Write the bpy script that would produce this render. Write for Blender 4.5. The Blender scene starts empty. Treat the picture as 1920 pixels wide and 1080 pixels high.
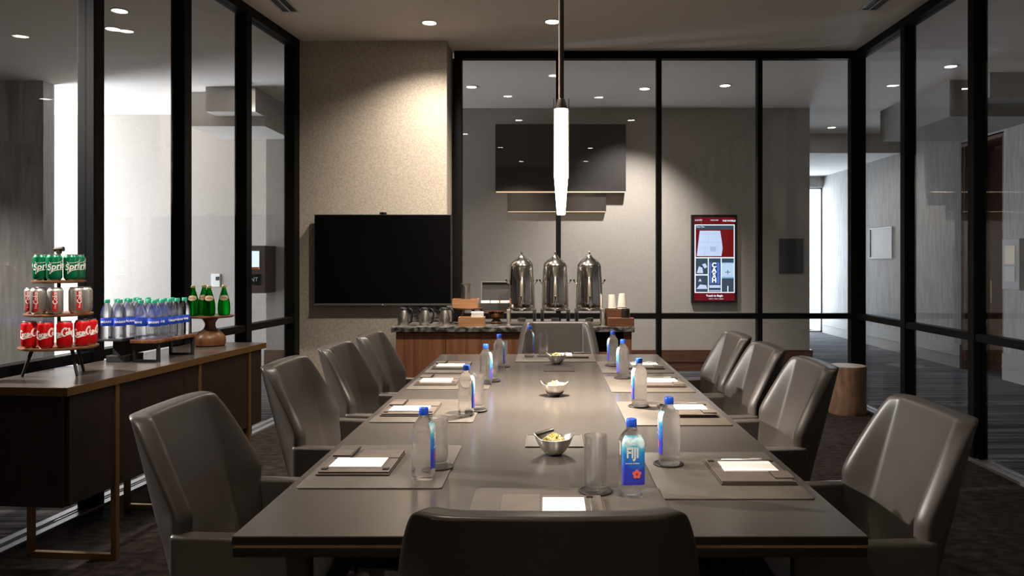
import bpy, bmesh, math, random
from mathutils import Vector, Matrix
random.seed(7)
C = bpy.context.scene.collection
PI = math.pi
F, CX, CY, EYE = 1480.0, 1029.0, 489.0, 1.40      # focal length in pixels, vanishing point, eye height
HC = 3.43                                          # ceiling height
TT = 0.74                                          # table top
SB = 0.86                                          # sideboard top
CR = 0.84                                          # credenza top

def on(px, py, z):
    """ground position of a photo pixel at a known height"""
    y = F * (EYE - z) / (py - CY)
    return ((px - CX) * y / F, y)

# ------------------------------------------------------------------ materials
M = {}
def mat(name, col, rough=0.5, metal=0.0, col2=None, scale=(1, 1, 1), nscale=8.0, detail=4.0, lo=0.35, hi=0.65,
        bump=0.0, bscale=None, bdist=0.002, coat=0.0, spec=0.5, emit=None, estr=0.0, trans=0.0, ior=1.45, rvar=0.0):
    m = bpy.data.materials.new(name); m.use_nodes = True
    nt = m.node_tree; b = nt.nodes['Principled BSDF']
    b.inputs['Base Color'].default_value = (*col, 1)
    b.inputs['Roughness'].default_value = rough
    b.inputs['Metallic'].default_value = metal
    b.inputs['Specular IOR Level'].default_value = spec
    b.inputs['Coat Weight'].default_value = coat
    b.inputs['Coat Roughness'].default_value = 0.15
    b.inputs['Transmission Weight'].default_value = trans
    b.inputs['IOR'].default_value = ior
    if emit:
        b.inputs['Emission Color'].default_value = (*emit, 1); b.inputs['Emission Strength'].default_value = estr
    if col2 or bump or rvar:
        tc = nt.nodes.new('ShaderNodeTexCoord'); mp = nt.nodes.new('ShaderNodeMapping')
        mp.inputs['Scale'].default_value = scale
        nt.links.new(tc.outputs['Object'], mp.inputs['Vector'])
        n = nt.nodes.new('ShaderNodeTexNoise'); n.inputs['Scale'].default_value = nscale; n.inputs['Detail'].default_value = detail
        nt.links.new(mp.outputs['Vector'], n.inputs['Vector'])
        if col2:
            r = nt.nodes.new('ShaderNodeValToRGB')
            r.color_ramp.elements[0].position = lo; r.color_ramp.elements[0].color = (*col, 1)
            r.color_ramp.elements[1].position = hi; r.color_ramp.elements[1].color = (*col2, 1)
            nt.links.new(n.outputs['Fac'], r.inputs['Fac']); nt.links.new(r.outputs['Color'], b.inputs['Base Color'])
        if rvar:
            mr = nt.nodes.new('ShaderNodeMapRange')
            mr.inputs['To Min'].default_value = rough - rvar; mr.inputs['To Max'].default_value = rough + rvar
            mr.inputs['From Min'].default_value = 0.3; mr.inputs['From Max'].default_value = 0.7
            nt.links.new(n.outputs['Fac'], mr.inputs['Value']); nt.links.new(mr.outputs['Result'], b.inputs['Roughness'])
        if bump:
            n2 = n
            if bscale:
                n2 = nt.nodes.new('ShaderNodeTexNoise'); n2.inputs['Scale'].default_value = bscale; n2.inputs['Detail'].default_value = 3
                nt.links.new(mp.outputs['Vector'], n2.inputs['Vector'])
            bp = nt.nodes.new('ShaderNodeBump'); bp.inputs['Strength'].default_value = bump; bp.inputs['Distance'].default_value = bdist
            nt.links.new(n2.outputs['Fac'], bp.inputs['Height']); nt.links.new(bp.outputs['Normal'], b.inputs['Normal'])
    M[name] = m
    return m

def pane_mat(name, tint=(1, 1, 1), f0=0.045):
    """architectural glass: straight-through transmission plus a mirror that strengthens at a slant"""
    m = bpy.data.materials.new(name); m.use_nodes = True
    nt = m.node_tree; nt.nodes.remove(nt.nodes['Principled BSDF'])
    out = nt.nodes['Material Output']
    lw = nt.nodes.new('ShaderNodeLayerWeight'); lw.inputs['Blend'].default_value = 0.5
    p = nt.nodes.new('ShaderNodeMath'); p.operation = 'POWER'; p.inputs[1].default_value = 5
    mu = nt.nodes.new('ShaderNodeMath'); mu.operation = 'MULTIPLY_ADD'; mu.inputs[1].default_value = 1 - f0; mu.inputs[2].default_value = f0
    t = nt.nodes.new('ShaderNodeBsdfTransparent'); t.inputs['Color'].default_value = (*tint, 1)
    g = nt.nodes.new('ShaderNodeBsdfGlossy'); g.inputs['Roughness'].default_value = 0.0
    mx = nt.nodes.new('ShaderNodeMixShader')
    nt.links.new(lw.outputs['Facing'], p.inputs[0]); nt.links.new(p.outputs[0], mu.inputs[0]); nt.links.new(mu.outputs[0], mx.inputs['Fac'])
    nt.links.new(t.outputs[0], mx.inputs[1]); nt.links.new(g.outputs[0], mx.inputs[2]); nt.links.new(mx.outputs[0], out.inputs['Surface'])
    M[name] = m

def clear_mat(name, tint, glass_tint, ior, share):
    """bottle plastic or glass: part straight transmission, part refraction"""
    m = bpy.data.materials.new(name); m.use_nodes = True
    nt = m.node_tree; nt.nodes.remove(nt.nodes['Principled BSDF'])
    out = nt.nodes['Material Output']
    t = nt.nodes.new('ShaderNodeBsdfTransparent'); t.inputs['Color'].default_value = (*tint, 1)
    g = nt.nodes.new('ShaderNodeBsdfGlass'); g.inputs['Color'].default_value = (*glass_tint, 1); g.inputs['IOR'].default_value = ior; g.inputs['Roughness'].default_value = 0.01
    mx = nt.nodes.new('ShaderNodeMixShader'); mx.inputs['Fac'].default_value = share
    nt.links.new(t.outputs[0], mx.inputs[1]); nt.links.new(g.outputs[0], mx.inputs[2]); nt.links.new(mx.outputs[0], out.inputs['Surface'])
    M[name] = m

def ramp_mat(name, stops, rough=0.35, axis='Z', length=0.2, emit=0.0):
    """printed film whose colour runs along the object's own axis"""
    m = mat(name, (1, 1, 1), rough)
    nt = m.node_tree; b = nt.nodes['Principled BSDF']
    tc = nt.nodes.new('ShaderNodeTexCoord'); sx = nt.nodes.new('ShaderNodeSeparateXYZ')
    dv = nt.nodes.new('ShaderNodeMath'); dv.operation = 'DIVIDE'; dv.inputs[1].default_value = length
    nz = nt.nodes.new('ShaderNodeTexNoise'); nz.inputs['Scale'].default_value = 38; nz.inputs['Detail'].default_value = 2
    ad = nt.nodes.new('ShaderNodeMath'); ad.operation = 'MULTIPLY_ADD'; ad.inputs[1].default_value = 0.35
    sb = nt.nodes.new('ShaderNodeMath'); sb.operation = 'SUBTRACT'; sb.inputs[1].default_value = 0.175
    r = nt.nodes.new('ShaderNodeValToRGB')
    while len(r.color_ramp.elements) < len(stops): r.color_ramp.elements.new(0.5)
    for e, (p, c) in zip(r.color_ramp.elements, stops): e.position = p; e.color = (*c, 1)
    nt.links.new(tc.outputs['Object'], sx.inputs[0]); nt.links.new(sx.outputs[axis], dv.inputs[0])
    nt.links.new(tc.outputs['Object'], nz.inputs['Vector'])
    nt.links.new(nz.outputs['Fac'], ad.inputs[0]); nt.links.new(dv.outputs[0], ad.inputs[2]); nt.links.new(ad.outputs[0], sb.inputs[0])
    nt.links.new(sb.outputs[0], r.inputs['Fac']); nt.links.new(r.outputs['Color'], b.inputs['Base Color'])
    if emit:
        nt.links.new(r.outputs['Color'], b.inputs['Emission Color']); b.inputs['Emission Strength'].default_value = emit
    return m

mat('wallpaper', (0.36, 0.315, 0.265), 0.85, col2=(0.46, 0.41, 0.35), nscale=60, detail=6, lo=0.38, hi=0.62, bump=0.5, bscale=110, bdist=0.003)
mat('hall_paper', (0.33, 0.315, 0.30), 0.8, col2=(0.46, 0.44, 0.42), scale=(1, 1, 0.12), nscale=26, detail=6, lo=0.32, hi=0.68, bump=0.25, bdist=0.003)
mat('front_paper', (0.42, 0.385, 0.345), 0.8, col2=(0.47, 0.43, 0.385), nscale=75, detail=8, lo=0.36, hi=0.64, bump=0.3, bscale=70, bdist=0.003)
mat('ceiling_paint', (0.82, 0.76, 0.70), 0.9)
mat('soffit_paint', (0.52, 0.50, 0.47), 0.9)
mat('soffit_shaded', (0.27, 0.25, 0.235), 0.9)  # soffit paint darkened to stand in for weaker light on the right soffit
mat('carpet', (0.014, 0.011, 0.011), 1.0, col2=(0.045, 0.034, 0.032), scale=(1, 1.6, 1), nscale=14, detail=10, lo=0.35, hi=0.7, bump=0.6, bscale=260, bdist=0.004, spec=0.1)
mat('hall_carpet', (0.035, 0.035, 0.04), 1.0, col2=(0.14, 0.135, 0.14), scale=(0.25, 9.0, 1), nscale=2.6, detail=4, lo=0.44, hi=0.60, bump=0.3, bdist=0.003, spec=0.1)
mat('black_frame', (0.004, 0.0038, 0.004), 0.55, spec=0.12)
mat('track_metal', (0.42, 0.43, 0.46), 0.38, 0.85)
pane_mat('pane_glass', (0.97, 0.975, 0.98), 0.032)
mat('skirting_wood', (0.085, 0.035, 0.022), 0.45, col2=(0.13, 0.058, 0.036), scale=(0.6, 1, 8), nscale=5, detail=6)
mat('pale_skirting', (0.36, 0.34, 0.31), 0.6)
mat('leather', (0.048, 0.040, 0.036), 0.37, col2=(0.062, 0.053, 0.048), nscale=5, detail=5, lo=0.3, hi=0.7, bump=0.12, bscale=420, bdist=0.0012, rvar=0.05)
mat('thread', (0.19, 0.165, 0.14), 0.7)
mat('chair_metal', (0.30, 0.30, 0.31), 0.22, 1.0)
mat('rubber', (0.012, 0.012, 0.012), 0.6)
mat('table_wood', (0.058, 0.050, 0.044), 0.22, col2=(0.066, 0.057, 0.050), scale=(14.0, 0.8, 1), nscale=6, detail=6, lo=0.3, hi=0.7, spec=1.0)
mat('table_dark', (0.009, 0.006, 0.005), 0.5, spec=0.3)
mat('brass', (0.46, 0.28, 0.11), 0.40, 0.5)
mat('old_brass', (0.30, 0.18, 0.07), 0.42, 0.9)
mat('mat_leather', (0.075, 0.063, 0.052), 0.42, col2=(0.095, 0.08, 0.066), nscale=12, detail=6, bump=0.12, bscale=300, bdist=0.001)
mat('holder_leather', (0.095, 0.076, 0.063), 0.45, col2=(0.118, 0.095, 0.08), nscale=20, detail=6, bump=0.1, bscale=300, bdist=0.001)
mat('holder_edge', (0.03, 0.018, 0.013), 0.5)
mat('paper', (0.86, 0.85, 0.82), 0.75)
mat('pen_black', (0.012, 0.011, 0.011), 0.3)
mat('coaster_leather', (0.018, 0.014, 0.012), 0.5, spec=0.3)
clear_mat('water_bottle_clear', (0.985, 0.99, 1.0), (1, 1, 1), 1.33, 0.72)
clear_mat('small_bottle_clear', (0.97, 0.98, 1.0), (1, 1, 1), 1.33, 0.5)
clear_mat('tumbler_glass', (0.99, 0.99, 0.99), (1, 1, 1), 1.48, 0.48)
clear_mat('green_glass', (0.10, 0.62, 0.16), (0.03, 0.50, 0.08), 1.45, 0.5)
mat('blue_cap', (0.015, 0.09, 0.62), 0.35)
mat('green_cap', (0.01, 0.26, 0.15), 0.4)
mat('steel_satin', (0.62, 0.59, 0.55), 0.30, 1.0)
mat('steel', (0.84, 0.80, 0.75), 0.13, 1.0)
mat('chips', (0.75, 0.55, 0.16), 0.6, col2=(0.90, 0.84, 0.48), nscale=40)
mat('wrapper', (0.025, 0.02, 0.02), 0.35)
mat('hatch_plate', (0.030, 0.024, 0.020), 0.6, spec=0.2)
mat('sideboard_wood', (0.009, 0.0048, 0.004), 0.45, col2=(0.015, 0.0082, 0.0062), scale=(6, 6, 0.5), nscale=7, detail=7)
mat('sideboard_stone', (0.055, 0.043, 0.037), 0.26, col2=(0.075, 0.060, 0.052), nscale=7, detail=8)
mat('walnut', (0.16, 0.062, 0.032), 0.42, col2=(0.26, 0.11, 0.058), scale=(9, 9, 0.35), nscale=4, detail=8)
mat('walnut_dark', (0.05, 0.02, 0.012), 0.5)
mat('granite', (0.02, 0.02, 0.021), 0.3, col2=(0.27, 0.255, 0.24), scale=(1, 1, 1.6), nscale=22, detail=10, lo=0.42, hi=0.72)
mat('oak', (0.34, 0.17, 0.08), 0.5, col2=(0.48, 0.26, 0.13), scale=(0.6, 4, 12), nscale=8, detail=6)
mat('acacia', (0.085, 0.032, 0.013), 0.38, col2=(0.22, 0.092, 0.038), scale=(5, 5, 0.8), nscale=5, detail=7)
mat('cedar_box', (0.11, 0.042, 0.02), 0.5, col2=(0.19, 0.078, 0.04), scale=(0.6, 3, 14), nscale=7, detail=5)
mat('screen_black', (0.0015, 0.0015, 0.0018), 0.25, spec=0.25)
mat('plastic_black', (0.012, 0.012, 0.013), 0.42)
mat('plastic_grey', (0.05, 0.05, 0.052), 0.4)
mat('white_cup', (0.80, 0.76, 0.70), 0.6)
mat('napkin', (0.92, 0.90, 0.86), 0.8)
mat('can_red', (0.68, 0.006, 0.010), 0.30, 0.15, coat=0.4)
mat('can_green', (0.0, 0.20, 0.085), 0.30, 0.35, coat=0.4)
mat('can_silver', (0.62, 0.60, 0.57), 0.34, 0.8)
mat('aluminium', (0.70, 0.69, 0.67), 0.28, 1.0)
mat('ink_white', (0.88, 0.87, 0.84), 0.5)
mat('ink_red', (0.55, 0.01, 0.012), 0.45)
mat('ink_yellow', (0.75, 0.62, 0.05), 0.5)
mat('ink_black', (0.01, 0.01, 0.01), 0.5)
mat('ink_pink', (0.85, 0.16, 0.13), 0.5)
mat('label_blue', (0.015, 0.06, 0.46), 0.4)
mat('label_cream', (0.80, 0.66, 0.48), 0.5)
mat('label_orange', (0.60, 0.20, 0.05), 0.5)
mat('gold_cap', (0.60, 0.48, 0.20), 0.35, 0.7)
ramp_mat('island_print', [(0.0, (0.05, 0.02, 0.35)), (0.45, (0.03, 0.07, 0.62)), (0.68, (0.03, 0.28, 0.78)), (0.80, (0.10, 0.55, 0.75)), (0.90, (0.75, 0.92, 0.98)), (1.0, (0.05, 0.42, 0.60))], length=0.175)
mat('stump_wood', (0.14, 0.078, 0.046), 0.7, col2=(0.25, 0.145, 0.088), scale=(3, 3, 1), nscale=6, detail=8, bump=0.5, bdist=0.01)
mat('stump_top', (0.36, 0.32, 0.28), 0.6, col2=(0.45, 0.40, 0.35), nscale=9)
mat('dark_panel', (0.013, 0.010, 0.010), 0.55, col2=(0.019, 0.014, 0.014), scale=(0.6, 1, 9), nscale=6, detail=5)
mat('warm_glow', (0.8, 0.6, 0.4), 0.5, emit=(1.0, 0.70, 0.42), estr=0.3)
mat('lamp_glow', (1, 0.95, 0.88), 0.4, emit=(1.0, 0.89, 0.74), estr=7.0)
mat('downlight_glow', (1, 1, 1), 0.4, emit=(1.0, 0.90, 0.78), estr=10.0)
mat('sconce_glow', (1, 1, 1), 0.4, emit=(1.0, 0.72, 0.42), estr=1.3)
mat('bronze', (0.06, 0.045, 0.036), 0.4, 0.6)
mat('trim_white', (0.55, 0.53, 0.50), 0.6)
mat('sign_maroon', (0.0250, 0.0020, 0.0030), 0.3, emit=(0.22, 0.008, 0.015), estr=0.220)
mat('sign_red', (0.0300, 0.0025, 0.0030), 0.3, emit=(0.24, 0.008, 0.008), estr=0.220)
mat('sign_white', (0.1250, 0.1250, 0.1250), 0.3, emit=(0.72, 0.86, 1.0), estr=0.440)
mat('sign_map', (0.1000, 0.1050, 0.1125), 0.3, emit=(0.55, 0.68, 0.95), estr=0.340)
mat('sign_map_room', (0.1000, 0.1050, 0.1125), 0.3, emit=(0.42, 0.50, 0.78), estr=0.320)
mat('sign_slate', (0.0050, 0.0075, 0.0100), 0.3, emit=(0.05, 0.075, 0.11), estr=0.320)
mat('sign_blue', (0.0050, 0.0075, 0.0250), 0.3, emit=(0.12, 0.20, 0.85), estr=0.320)
mat('sign_sky', (0.0500, 0.0750, 0.1000), 0.3, emit=(0.22, 0.45, 0.75), estr=0.320, )
mat('sign_cloud', (0.0500, 0.0750, 0.1000), 0.3, emit=(0.55, 0.75, 0.95), estr=0.320)
mat('slate_plaque', (0.055, 0.062, 0.068), 0.5)
mat('taupe_metal', (0.13, 0.095, 0.078), 0.5)
mat('pale_metal', (0.38, 0.37, 0.36), 0.45)
mat('doorway_wood', (0.13, 0.065, 0.038), 0.5, col2=(0.17, 0.088, 0.052), scale=(6, 6, 0.4), nscale=5)
mat('city', (0.45, 0.52, 0.60), 0.9)
mat('city_ground', (0.35, 0.38, 0.42), 0.9)

# ------------------------------------------------------------------ mesh helpers
def bm_box(x0, x1, y0, y1, z0, z1, bev=0.0, seg=2):
    bm = bmesh.new()
    bmesh.ops.create_cube(bm, size=1.0, matrix=Matrix.Translation(((x0 + x1) / 2, (y0 + y1) / 2, (z0 + z1) / 2)) @ Matrix.Diagonal((x1 - x0, y1 - y0, z1 - z0, 1)))
    if bev > 0:
        bmesh.ops.bevel(bm, geom=bm.edges[:], offset=bev, segments=seg, profile=0.5, affect='EDGES')
    return bm

def add(bm, other):
    me = bpy.data.meshes.new('tmp'); other.to_mesh(me); other.free(); bm.from_mesh(me); bpy.data.meshes.remove(me)
    return bm

def boxes(*specs, bev=0.0):
    bm = bmesh.new()
    for s in specs: add(bm, bm_box(*s, bev=bev))
    return bm

def lathe(profile, seg=32, square=None, cap=True):
    """revolve (r, z) points; square gives a superellipse power per point"""
    bm = bmesh.new(); rings = []
    for i, (r, z) in enumerate(profile):
        n = 2.0 if square is None else square[i]
        ring = []
        for k in range(seg):
            a = 2 * PI * (k + 0.5) / seg
            c, s = math.cos(a), math.sin(a)
            q = r / ((abs(c) ** n + abs(s) ** n) ** (1 / n)) if r > 0 else 0
            ring.append(bm.verts.new((q * c, q * s, z)))
        rings.append(ring)
    for a, b in zip(rings, rings[1:]):
        for k in range(seg):
            bm.faces.new((a[k], a[(k + 1) % seg], b[(k + 1) % seg], b[k]))
    if cap:
        bm.faces.new(list(reversed(rings[0]))); bm.faces.new(rings[-1])
    bmesh.ops.remove_doubles(bm, verts=bm.verts[:], dist=1e-6)
    bmesh.ops.recalc_face_normals(bm, faces=bm.faces[:])
    return bm

def tube(points, r, seg=10, cap=True):
    pts = [Vector(p) for p in points]; rs = r if isinstance(r, (list, tuple)) else [r] * len(pts)
    bm = bmesh.new(); rings = []
    up = Vector((0, 0, 1))
    for i, p in enumerate(pts):
        t = (pts[min(i + 1, len(pts) - 1)] - pts[max(i - 1, 0)]).normalized()
        u = t.cross(up)
        if u.length < 1e-3: u = t.cross(Vector((0, 1, 0)))
        u.normalize(); v = t.cross(u).normalized()
        rings.append([bm.verts.new(p + rs[i] * (math.cos(2 * PI * k / seg) * u + math.sin(2 * PI * k / seg) * v)) for k in range(seg)])
    for a, b in zip(rings, rings[1:]):
        for k in range(seg):
            bm.faces.new((a[k], a[(k + 1) % seg], b[(k + 1) % seg], b[k]))
    if cap:
        bm.faces.new(list(reversed(rings[0]))); bm.faces.new(rings[-1])
    bmesh.ops.recalc_face_normals(bm, faces=bm.faces[:])
    return bm

def prism(poly, z0, z1, bev=0.0, seg=2):
    bm = bmesh.new()
    a = [bm.verts.new((x, y, z0)) for x, y in poly]; b = [bm.verts.new((x, y, z1)) for x, y in poly]
    n = len(poly)
    bm.faces.new(list(reversed(a))); bm.faces.new(b)
    for k in range(n): bm.faces.new((a[k], a[(k + 1) % n], b[(k + 1) % n], b[k]))
    bmesh.ops.recalc_face_normals(bm, faces=bm.faces[:])
    if bev > 0: bmesh.ops.bevel(bm, geom=bm.edges[:], offset=bev, segments=seg, profile=0.5, affect='EDGES')
    return bm

def rrect(x0, x1, y0, y1, r, n=5):
    out = []
    for cx, cy, a0 in ((x1 - r, y1 - r, 0), (x0 + r, y1 - r, 90), (x0 + r, y0 + r, 180), (x1 - r, y0 + r, 270)):
        for k in range(n + 1):
            a = math.radians(a0 + 90 * k / n); out.append((cx + r * math.cos(a), cy + r * math.sin(a)))
    return out

def xf(bm, m):
    bmesh.ops.transform(bm, matrix=m, verts=bm.verts[:]); return bm

def T(x, y, z): return Matrix.Translation((x, y, z))
def RX(d): return Matrix.Rotation(math.radians(d), 4, 'X')
def RY(d): return Matrix.Rotation(math.radians(d), 4, 'Y')
def RZ(d): return Matrix.Rotation(math.radians(d), 4, 'Z')

def obj(name, bm, m, parent=None, smooth=True, loc=None, rotz=0.0, angle=40):
    me = bpy.data.meshes.new(name); bm.normal_update(); bm.to_mesh(me); bm.free()
    me.materials.append(M[m])
    if smooth:
        me.polygons.foreach_set('use_smooth', [True] * len(me.polygons))
        try: me.set_sharp_from_angle(angle=math.radians(angle))
        except Exception: pass
    o = bpy.data.objects.new(name, me); C.objects.link(o)
    if parent: o.parent = parent
    if loc: o.location = loc
    o.rotation_euler = (0, 0, rotz)
    return o

def tag(o, label, cat, group=None, kind=None):
    o['label'] = label; o['category'] = cat
    if group: o['group'] = group
    if kind: o['kind'] = kind
    return o

def thing(name, label, cat, loc=(0, 0, 0), rotz=0.0, group=None, kind=None):
    o = bpy.data.objects.new(name, None); C.objects.link(o)
    o.empty_display_size = 0.1; o.location = loc; o.rotation_euler = (0, 0, rotz)
    return tag(o, label, cat, group, kind)

KIDS = {}
def kids(o):
    if o.name not in KIDS:
        KIDS[o.name] = [c for c in C.objects if c.parent == o]
    return KIDS[o.name]

def dup(src, loc, rotz=None, label=None, parent=None):
    c = src.copy(); C.objects.link(c)
    if parent: c.parent = parent
    if loc is not None: c.location = loc
    if rotz is not None: c.rotation_euler = (0, 0, rotz)
    if label: c['label'] = label
    for k in kids(src): dup(k, None, None, None, c)
    return c

class Series:
    """first call moves the prototype, later calls copy it"""
    def __init__(self, proto): self.p, self.used = proto, False
    def put(self, loc, rotz, label):
        if not self.used:
            self.used = True
            self.p.location = loc; self.p.rotation_euler = (0, 0, rotz); self.p['label'] = label
            return self.p
        return dup(self.p, loc, rotz, label)

# ------------------------------------------------------------------ lettering
def text_bm(s, size, shear=0.0, depth=0.0003, bold=0.0, width=1.0, spacing=1.0):
    cu = bpy.data.curves.new('t', 'FONT'); cu.body = s; cu.size = size; cu.shear = shear; cu.extrude = depth; cu.offset = bold
    cu.align_x = 'CENTER'; cu.align_y = 'CENTER'; cu.space_character = spacing; cu.resolution_u = 3
    o = bpy.data.objects.new('t', cu); C.objects.link(o)
    dg = bpy.context.evaluated_depsgraph_get(); dg.update()
    me = bpy.data.meshes.new_from_object(o.evaluated_get(dg))
    bm = bmesh.new(); bm.from_mesh(me)
    bpy.data.objects.remove(o); bpy.data.curves.remove(cu); bpy.data.meshes.remove(me)
    if width != 1.0: xf(bm, Matrix.Diagonal((width, 1, 1, 1)))
    return bm

def strokes_bm(paths, depth=0.0003):
    """pen strokes: each path is a list of (x, y, half_width); smoothed with Catmull-Rom"""
    bm = bmesh.new()
    for path in paths:
        P = [Vector((p[0], p[1], p[2])) for p in path]
        Q = []
        for i in range(len(P) - 1):
            p0, p1, p2, p3 = P[max(i - 1, 0)], P[i], P[i + 1], P[min(i + 2, len(P) - 1)]
            for k in range(5):
                t = k / 5
                Q.append(0.5 * ((2 * p1) + (p2 - p0) * t + (2 * p0 - 5 * p1 + 4 * p2 - p3) * t * t + (3 * p1 - p0 - 3 * p2 + p3) * t ** 3))
        Q.append(P[-1])
        L = []
        for i, q in enumerate(Q):
            d = Q[min(i + 1, len(Q) - 1)] - Q[max(i - 1, 0)]
            n = Vector((-d.y, d.x)); n = n / (n.length or 1)
            L.append([bm.verts.new((q.x + s * n.x * q.z, q.y + s * n.y * q.z, z)) for s, z in ((1, depth), (-1, depth), (-1, -depth), (1, -depth))])
        for a, b in zip(L, L[1:]):
            for k in range(4): bm.faces.new((a[k], a[(k + 1) % 4], b[(k + 1) % 4], b[k]))
        bm.faces.new(L[0]); bm.faces.new(list(reversed(L[-1])))
    bmesh.ops.recalc_face_normals(bm, faces=bm.faces[:])
    return bm

def wrap(bm, r, a0=-90.0, step=0.004):
    """bend a flat x/y drawing round a vertical cylinder; x = 0 lands at angle a0"""
    xs = [v.co.x for v in bm.verts]; x = math.floor(min(xs) / step) * step
    while x < max(xs):
        bmesh.ops.bisect_plane(bm, geom=bm.verts[:] + bm.edges[:] + bm.faces[:], plane_co=(x, 0, 0), plane_no=(1, 0, 0)); x += step
    for v in bm.verts:
        a = math.radians(a0) + v.co.x / r
        rr = r + 0.0004 + v.co.z; z = v.co.y
        v.co = (rr * math.cos(a), rr * math.sin(a), z)
    return bm

def stand_up(bm):
    """x/y drawing -> faces -Y with y up"""
    return xf(bm, RX(90))

# ------------------------------------------------------------------ room shell
def struct(name, bm, m, label, cat, smooth=False):
    return tag(obj(name, bm, m, smooth=smooth), label, cat, kind='structure')

YG, YCOL, XR, YB = 7.67, 7.28, 3.01, -1.6       # front glazing, column face, right glazing, back wall
def XL(y): return -3.0 + 0.0912 * y              # left glazing line
YH, XH0, XH1 = 10.5, -3.76, 3.47                 # hall wall behind the front glazing
XW = 5.60                                        # corridor wall on the right
YW = 16.1                                        # corridor end

room_poly = [(XL(YB), YB), (XR, YB), (XR, YG), (XL(YG), YG)]
struct('floor', prism(room_poly, -0.06, 0.0), 'carpet', 'dark brown carpet covering the meeting room floor', 'floor')
struct('floor_hall', bm_box(-9.2, 6.2, -2.2, 17.2, -0.16, -0.062), 'hall_carpet', 'grey striped carpet of the hall outside the glass walls', 'floor')
struct('ceiling', bm_box(-9.2, 6.2, -2.2, 17.2, HC, HC + 0.12), 'ceiling_paint', 'beige painted ceiling over meeting room and hall', 'ceiling')
struct('wall_front', bm_box(XL(YCOL) - 0.02, -0.94, YCOL, YG + 0.06, -0.06, HC), 'wallpaper', 'beige textured wallpapered wall section behind the black television', 'wall')
struct('wall_back', bm_box(XL(YB) - 0.2, XR + 0.2, YB - 0.15, YB, -0.06, HC), 'wallpaper', 'beige wall closing the room behind the near chair', 'wall')
struct('wall_hall', bm_box(XH0, XH1, YH, YH + 0.25, -0.062, HC), 'front_paper', 'beige wall of the hall seen through the front glass', 'wall')
struct('baseboard_hall', boxes((XH0 - 0.02, XH1 + 0.035, YH - 0.025, YH, -0.062, 0.215), (XH0 - 0.02, XH1 + 0.035, YH - 0.035, YH, 0.06, 0.075), (XH1, XH1 + 0.035, YH, YH + 0.25, -0.062, 0.215)),
       'skirting_wood', 'brown wooden baseboard along the hall wall', 'baseboard')
# lobby on the left
struct('wall_lobby', bm_box(-9.2, XH0, 10.95, 11.1, -0.062, HC), 'front_paper', 'bright daylit lobby wall seen through the left glass', 'wall')
struct('wall_lobby_near', bm_box(-9.2, -5.70, 8.9, 9.1, -0.062, HC), 'hall_paper', 'dark lobby wall ending beside the bright daylit wall', 'wall')
struct('wall_lobby_side', boxes((-8.4, -8.25, 9.1, 9.25, -0.062, HC), (-8.4, -8.25, 10.8, 10.95, -0.062, HC), (-8.4, -8.25, 9.1, 10.95, 3.2, HC)), 'hall_paper', 'lobby side wall around the lobby window', 'wall')
struct('wall_lobby_outer', bm_box(-9.3, -9.2, -2.2, 8.9, -0.062, HC), 'hall_paper', 'far side wall of the dim lobby', 'wall')
struct('wall_lobby_rear', bm_box(-9.2, XL(YB) - 0.2, -2.2, -2.05, -0.062, HC), 'hall_paper', 'rear wall of the dim lobby', 'wall')
# corridor on the right
struct('wall_right', boxes((XW, XW + 0.2, -2.2, 9.72, -0.062, HC), (XW, XW + 0.2, 10.72, 17.2, -0.062, HC), (XW, XW + 0.2, 9.72, 10.72, 2.98, HC)), 'hall_paper', 'streaked grey corridor wall seen through the right glass', 'wall')
struct('baseboard_right', boxes((XW - 0.02, XW, -2.2, 9.72, -0.062, 0.26), (XW - 0.02, XW, 10.72, 16.1, -0.062, 0.26), (XW - 0.028, XW, -2.2, 9.72, 0.1, 0.112), (XW - 0.028, XW, 10.72, 16.1, 0.1, 0.112)), 'pale_skirting', 'pale baseboard along the corridor wall', 'baseboard')
struct('wall_corridor_rear', bm_box(XR + 0.2, 6.2, -2.2, -2.05, -0.062, HC), 'hall_paper', 'rear wall closing the right corridor', 'wall')
struct('wall_corridor_end', boxes((XH1 - 0.6, 6.2, YW, YW + 0.2, 2.90, HC), (XH1 - 0.6, 4.5, YW, YW + 0.2, -0.062, 2.90)), 'hall_paper', 'corridor end wall around the bright far window', 'wall')
struct('wall_corridor_inner', bm_box(XH1 - 0.2, XH1, YH + 0.25, YW, -0.062, HC), 'hall_paper', 'corridor side wall behind the hall corner', 'wall')
struct('soffit_corridor', bm_box(XH1, XW, 12.6, YW, 3.12, HC), 'soffit_paint', 'dropped ceiling panel at the far end of the corridor', 'soffit')
struct('soffit_right', boxes((4.5, XW, 8.86, 10.72, 3.02, HC), (4.75, XW, 8.5, 8.86, 3.16, HC)), 'soffit_shaded', 'stepped soffit above the brown doorway in the corridor', 'soffit')
struct('soffit_lobby', boxes((-4.35, -3.42, 9.5, 10.5, 3.02, HC), (-4.0, -3.42, 9.2, 9.5, 3.14, HC)), 'soffit_paint', 'stepped soffit in the lobby above the wall screen box', 'soffit')
# brown doorway recess
d1 = thing('door_1', 'brown wood doorway recess in the corridor wall', 'door', (XW, 10.22, -0.062), kind='structure')
obj('door_lining', boxes((0.02, 0.42, -0.5, -0.44, 0, 3.0), (0.02, 0.42, 0.44, 0.5, 0, 3.0), (0.42, 0.50, -0.5, 0.5, 0, 3.06), (0.0, 0.5, -0.5, 0.5, 3.0, 3.06)), 'doorway_wood', d1, smooth=False)
obj('door_panel', bm_box(0.36, 0.42, -0.44, 0.44, 0.0, 2.95, 0.004), 'walnut_dark', d1, smooth=False)
obj('door_handle', xf(tube([(0, 0, 0.9), (0, 0, 1.2)], 0.012), T(0.31, 0.32, 0)), 'brass', d1)

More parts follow.
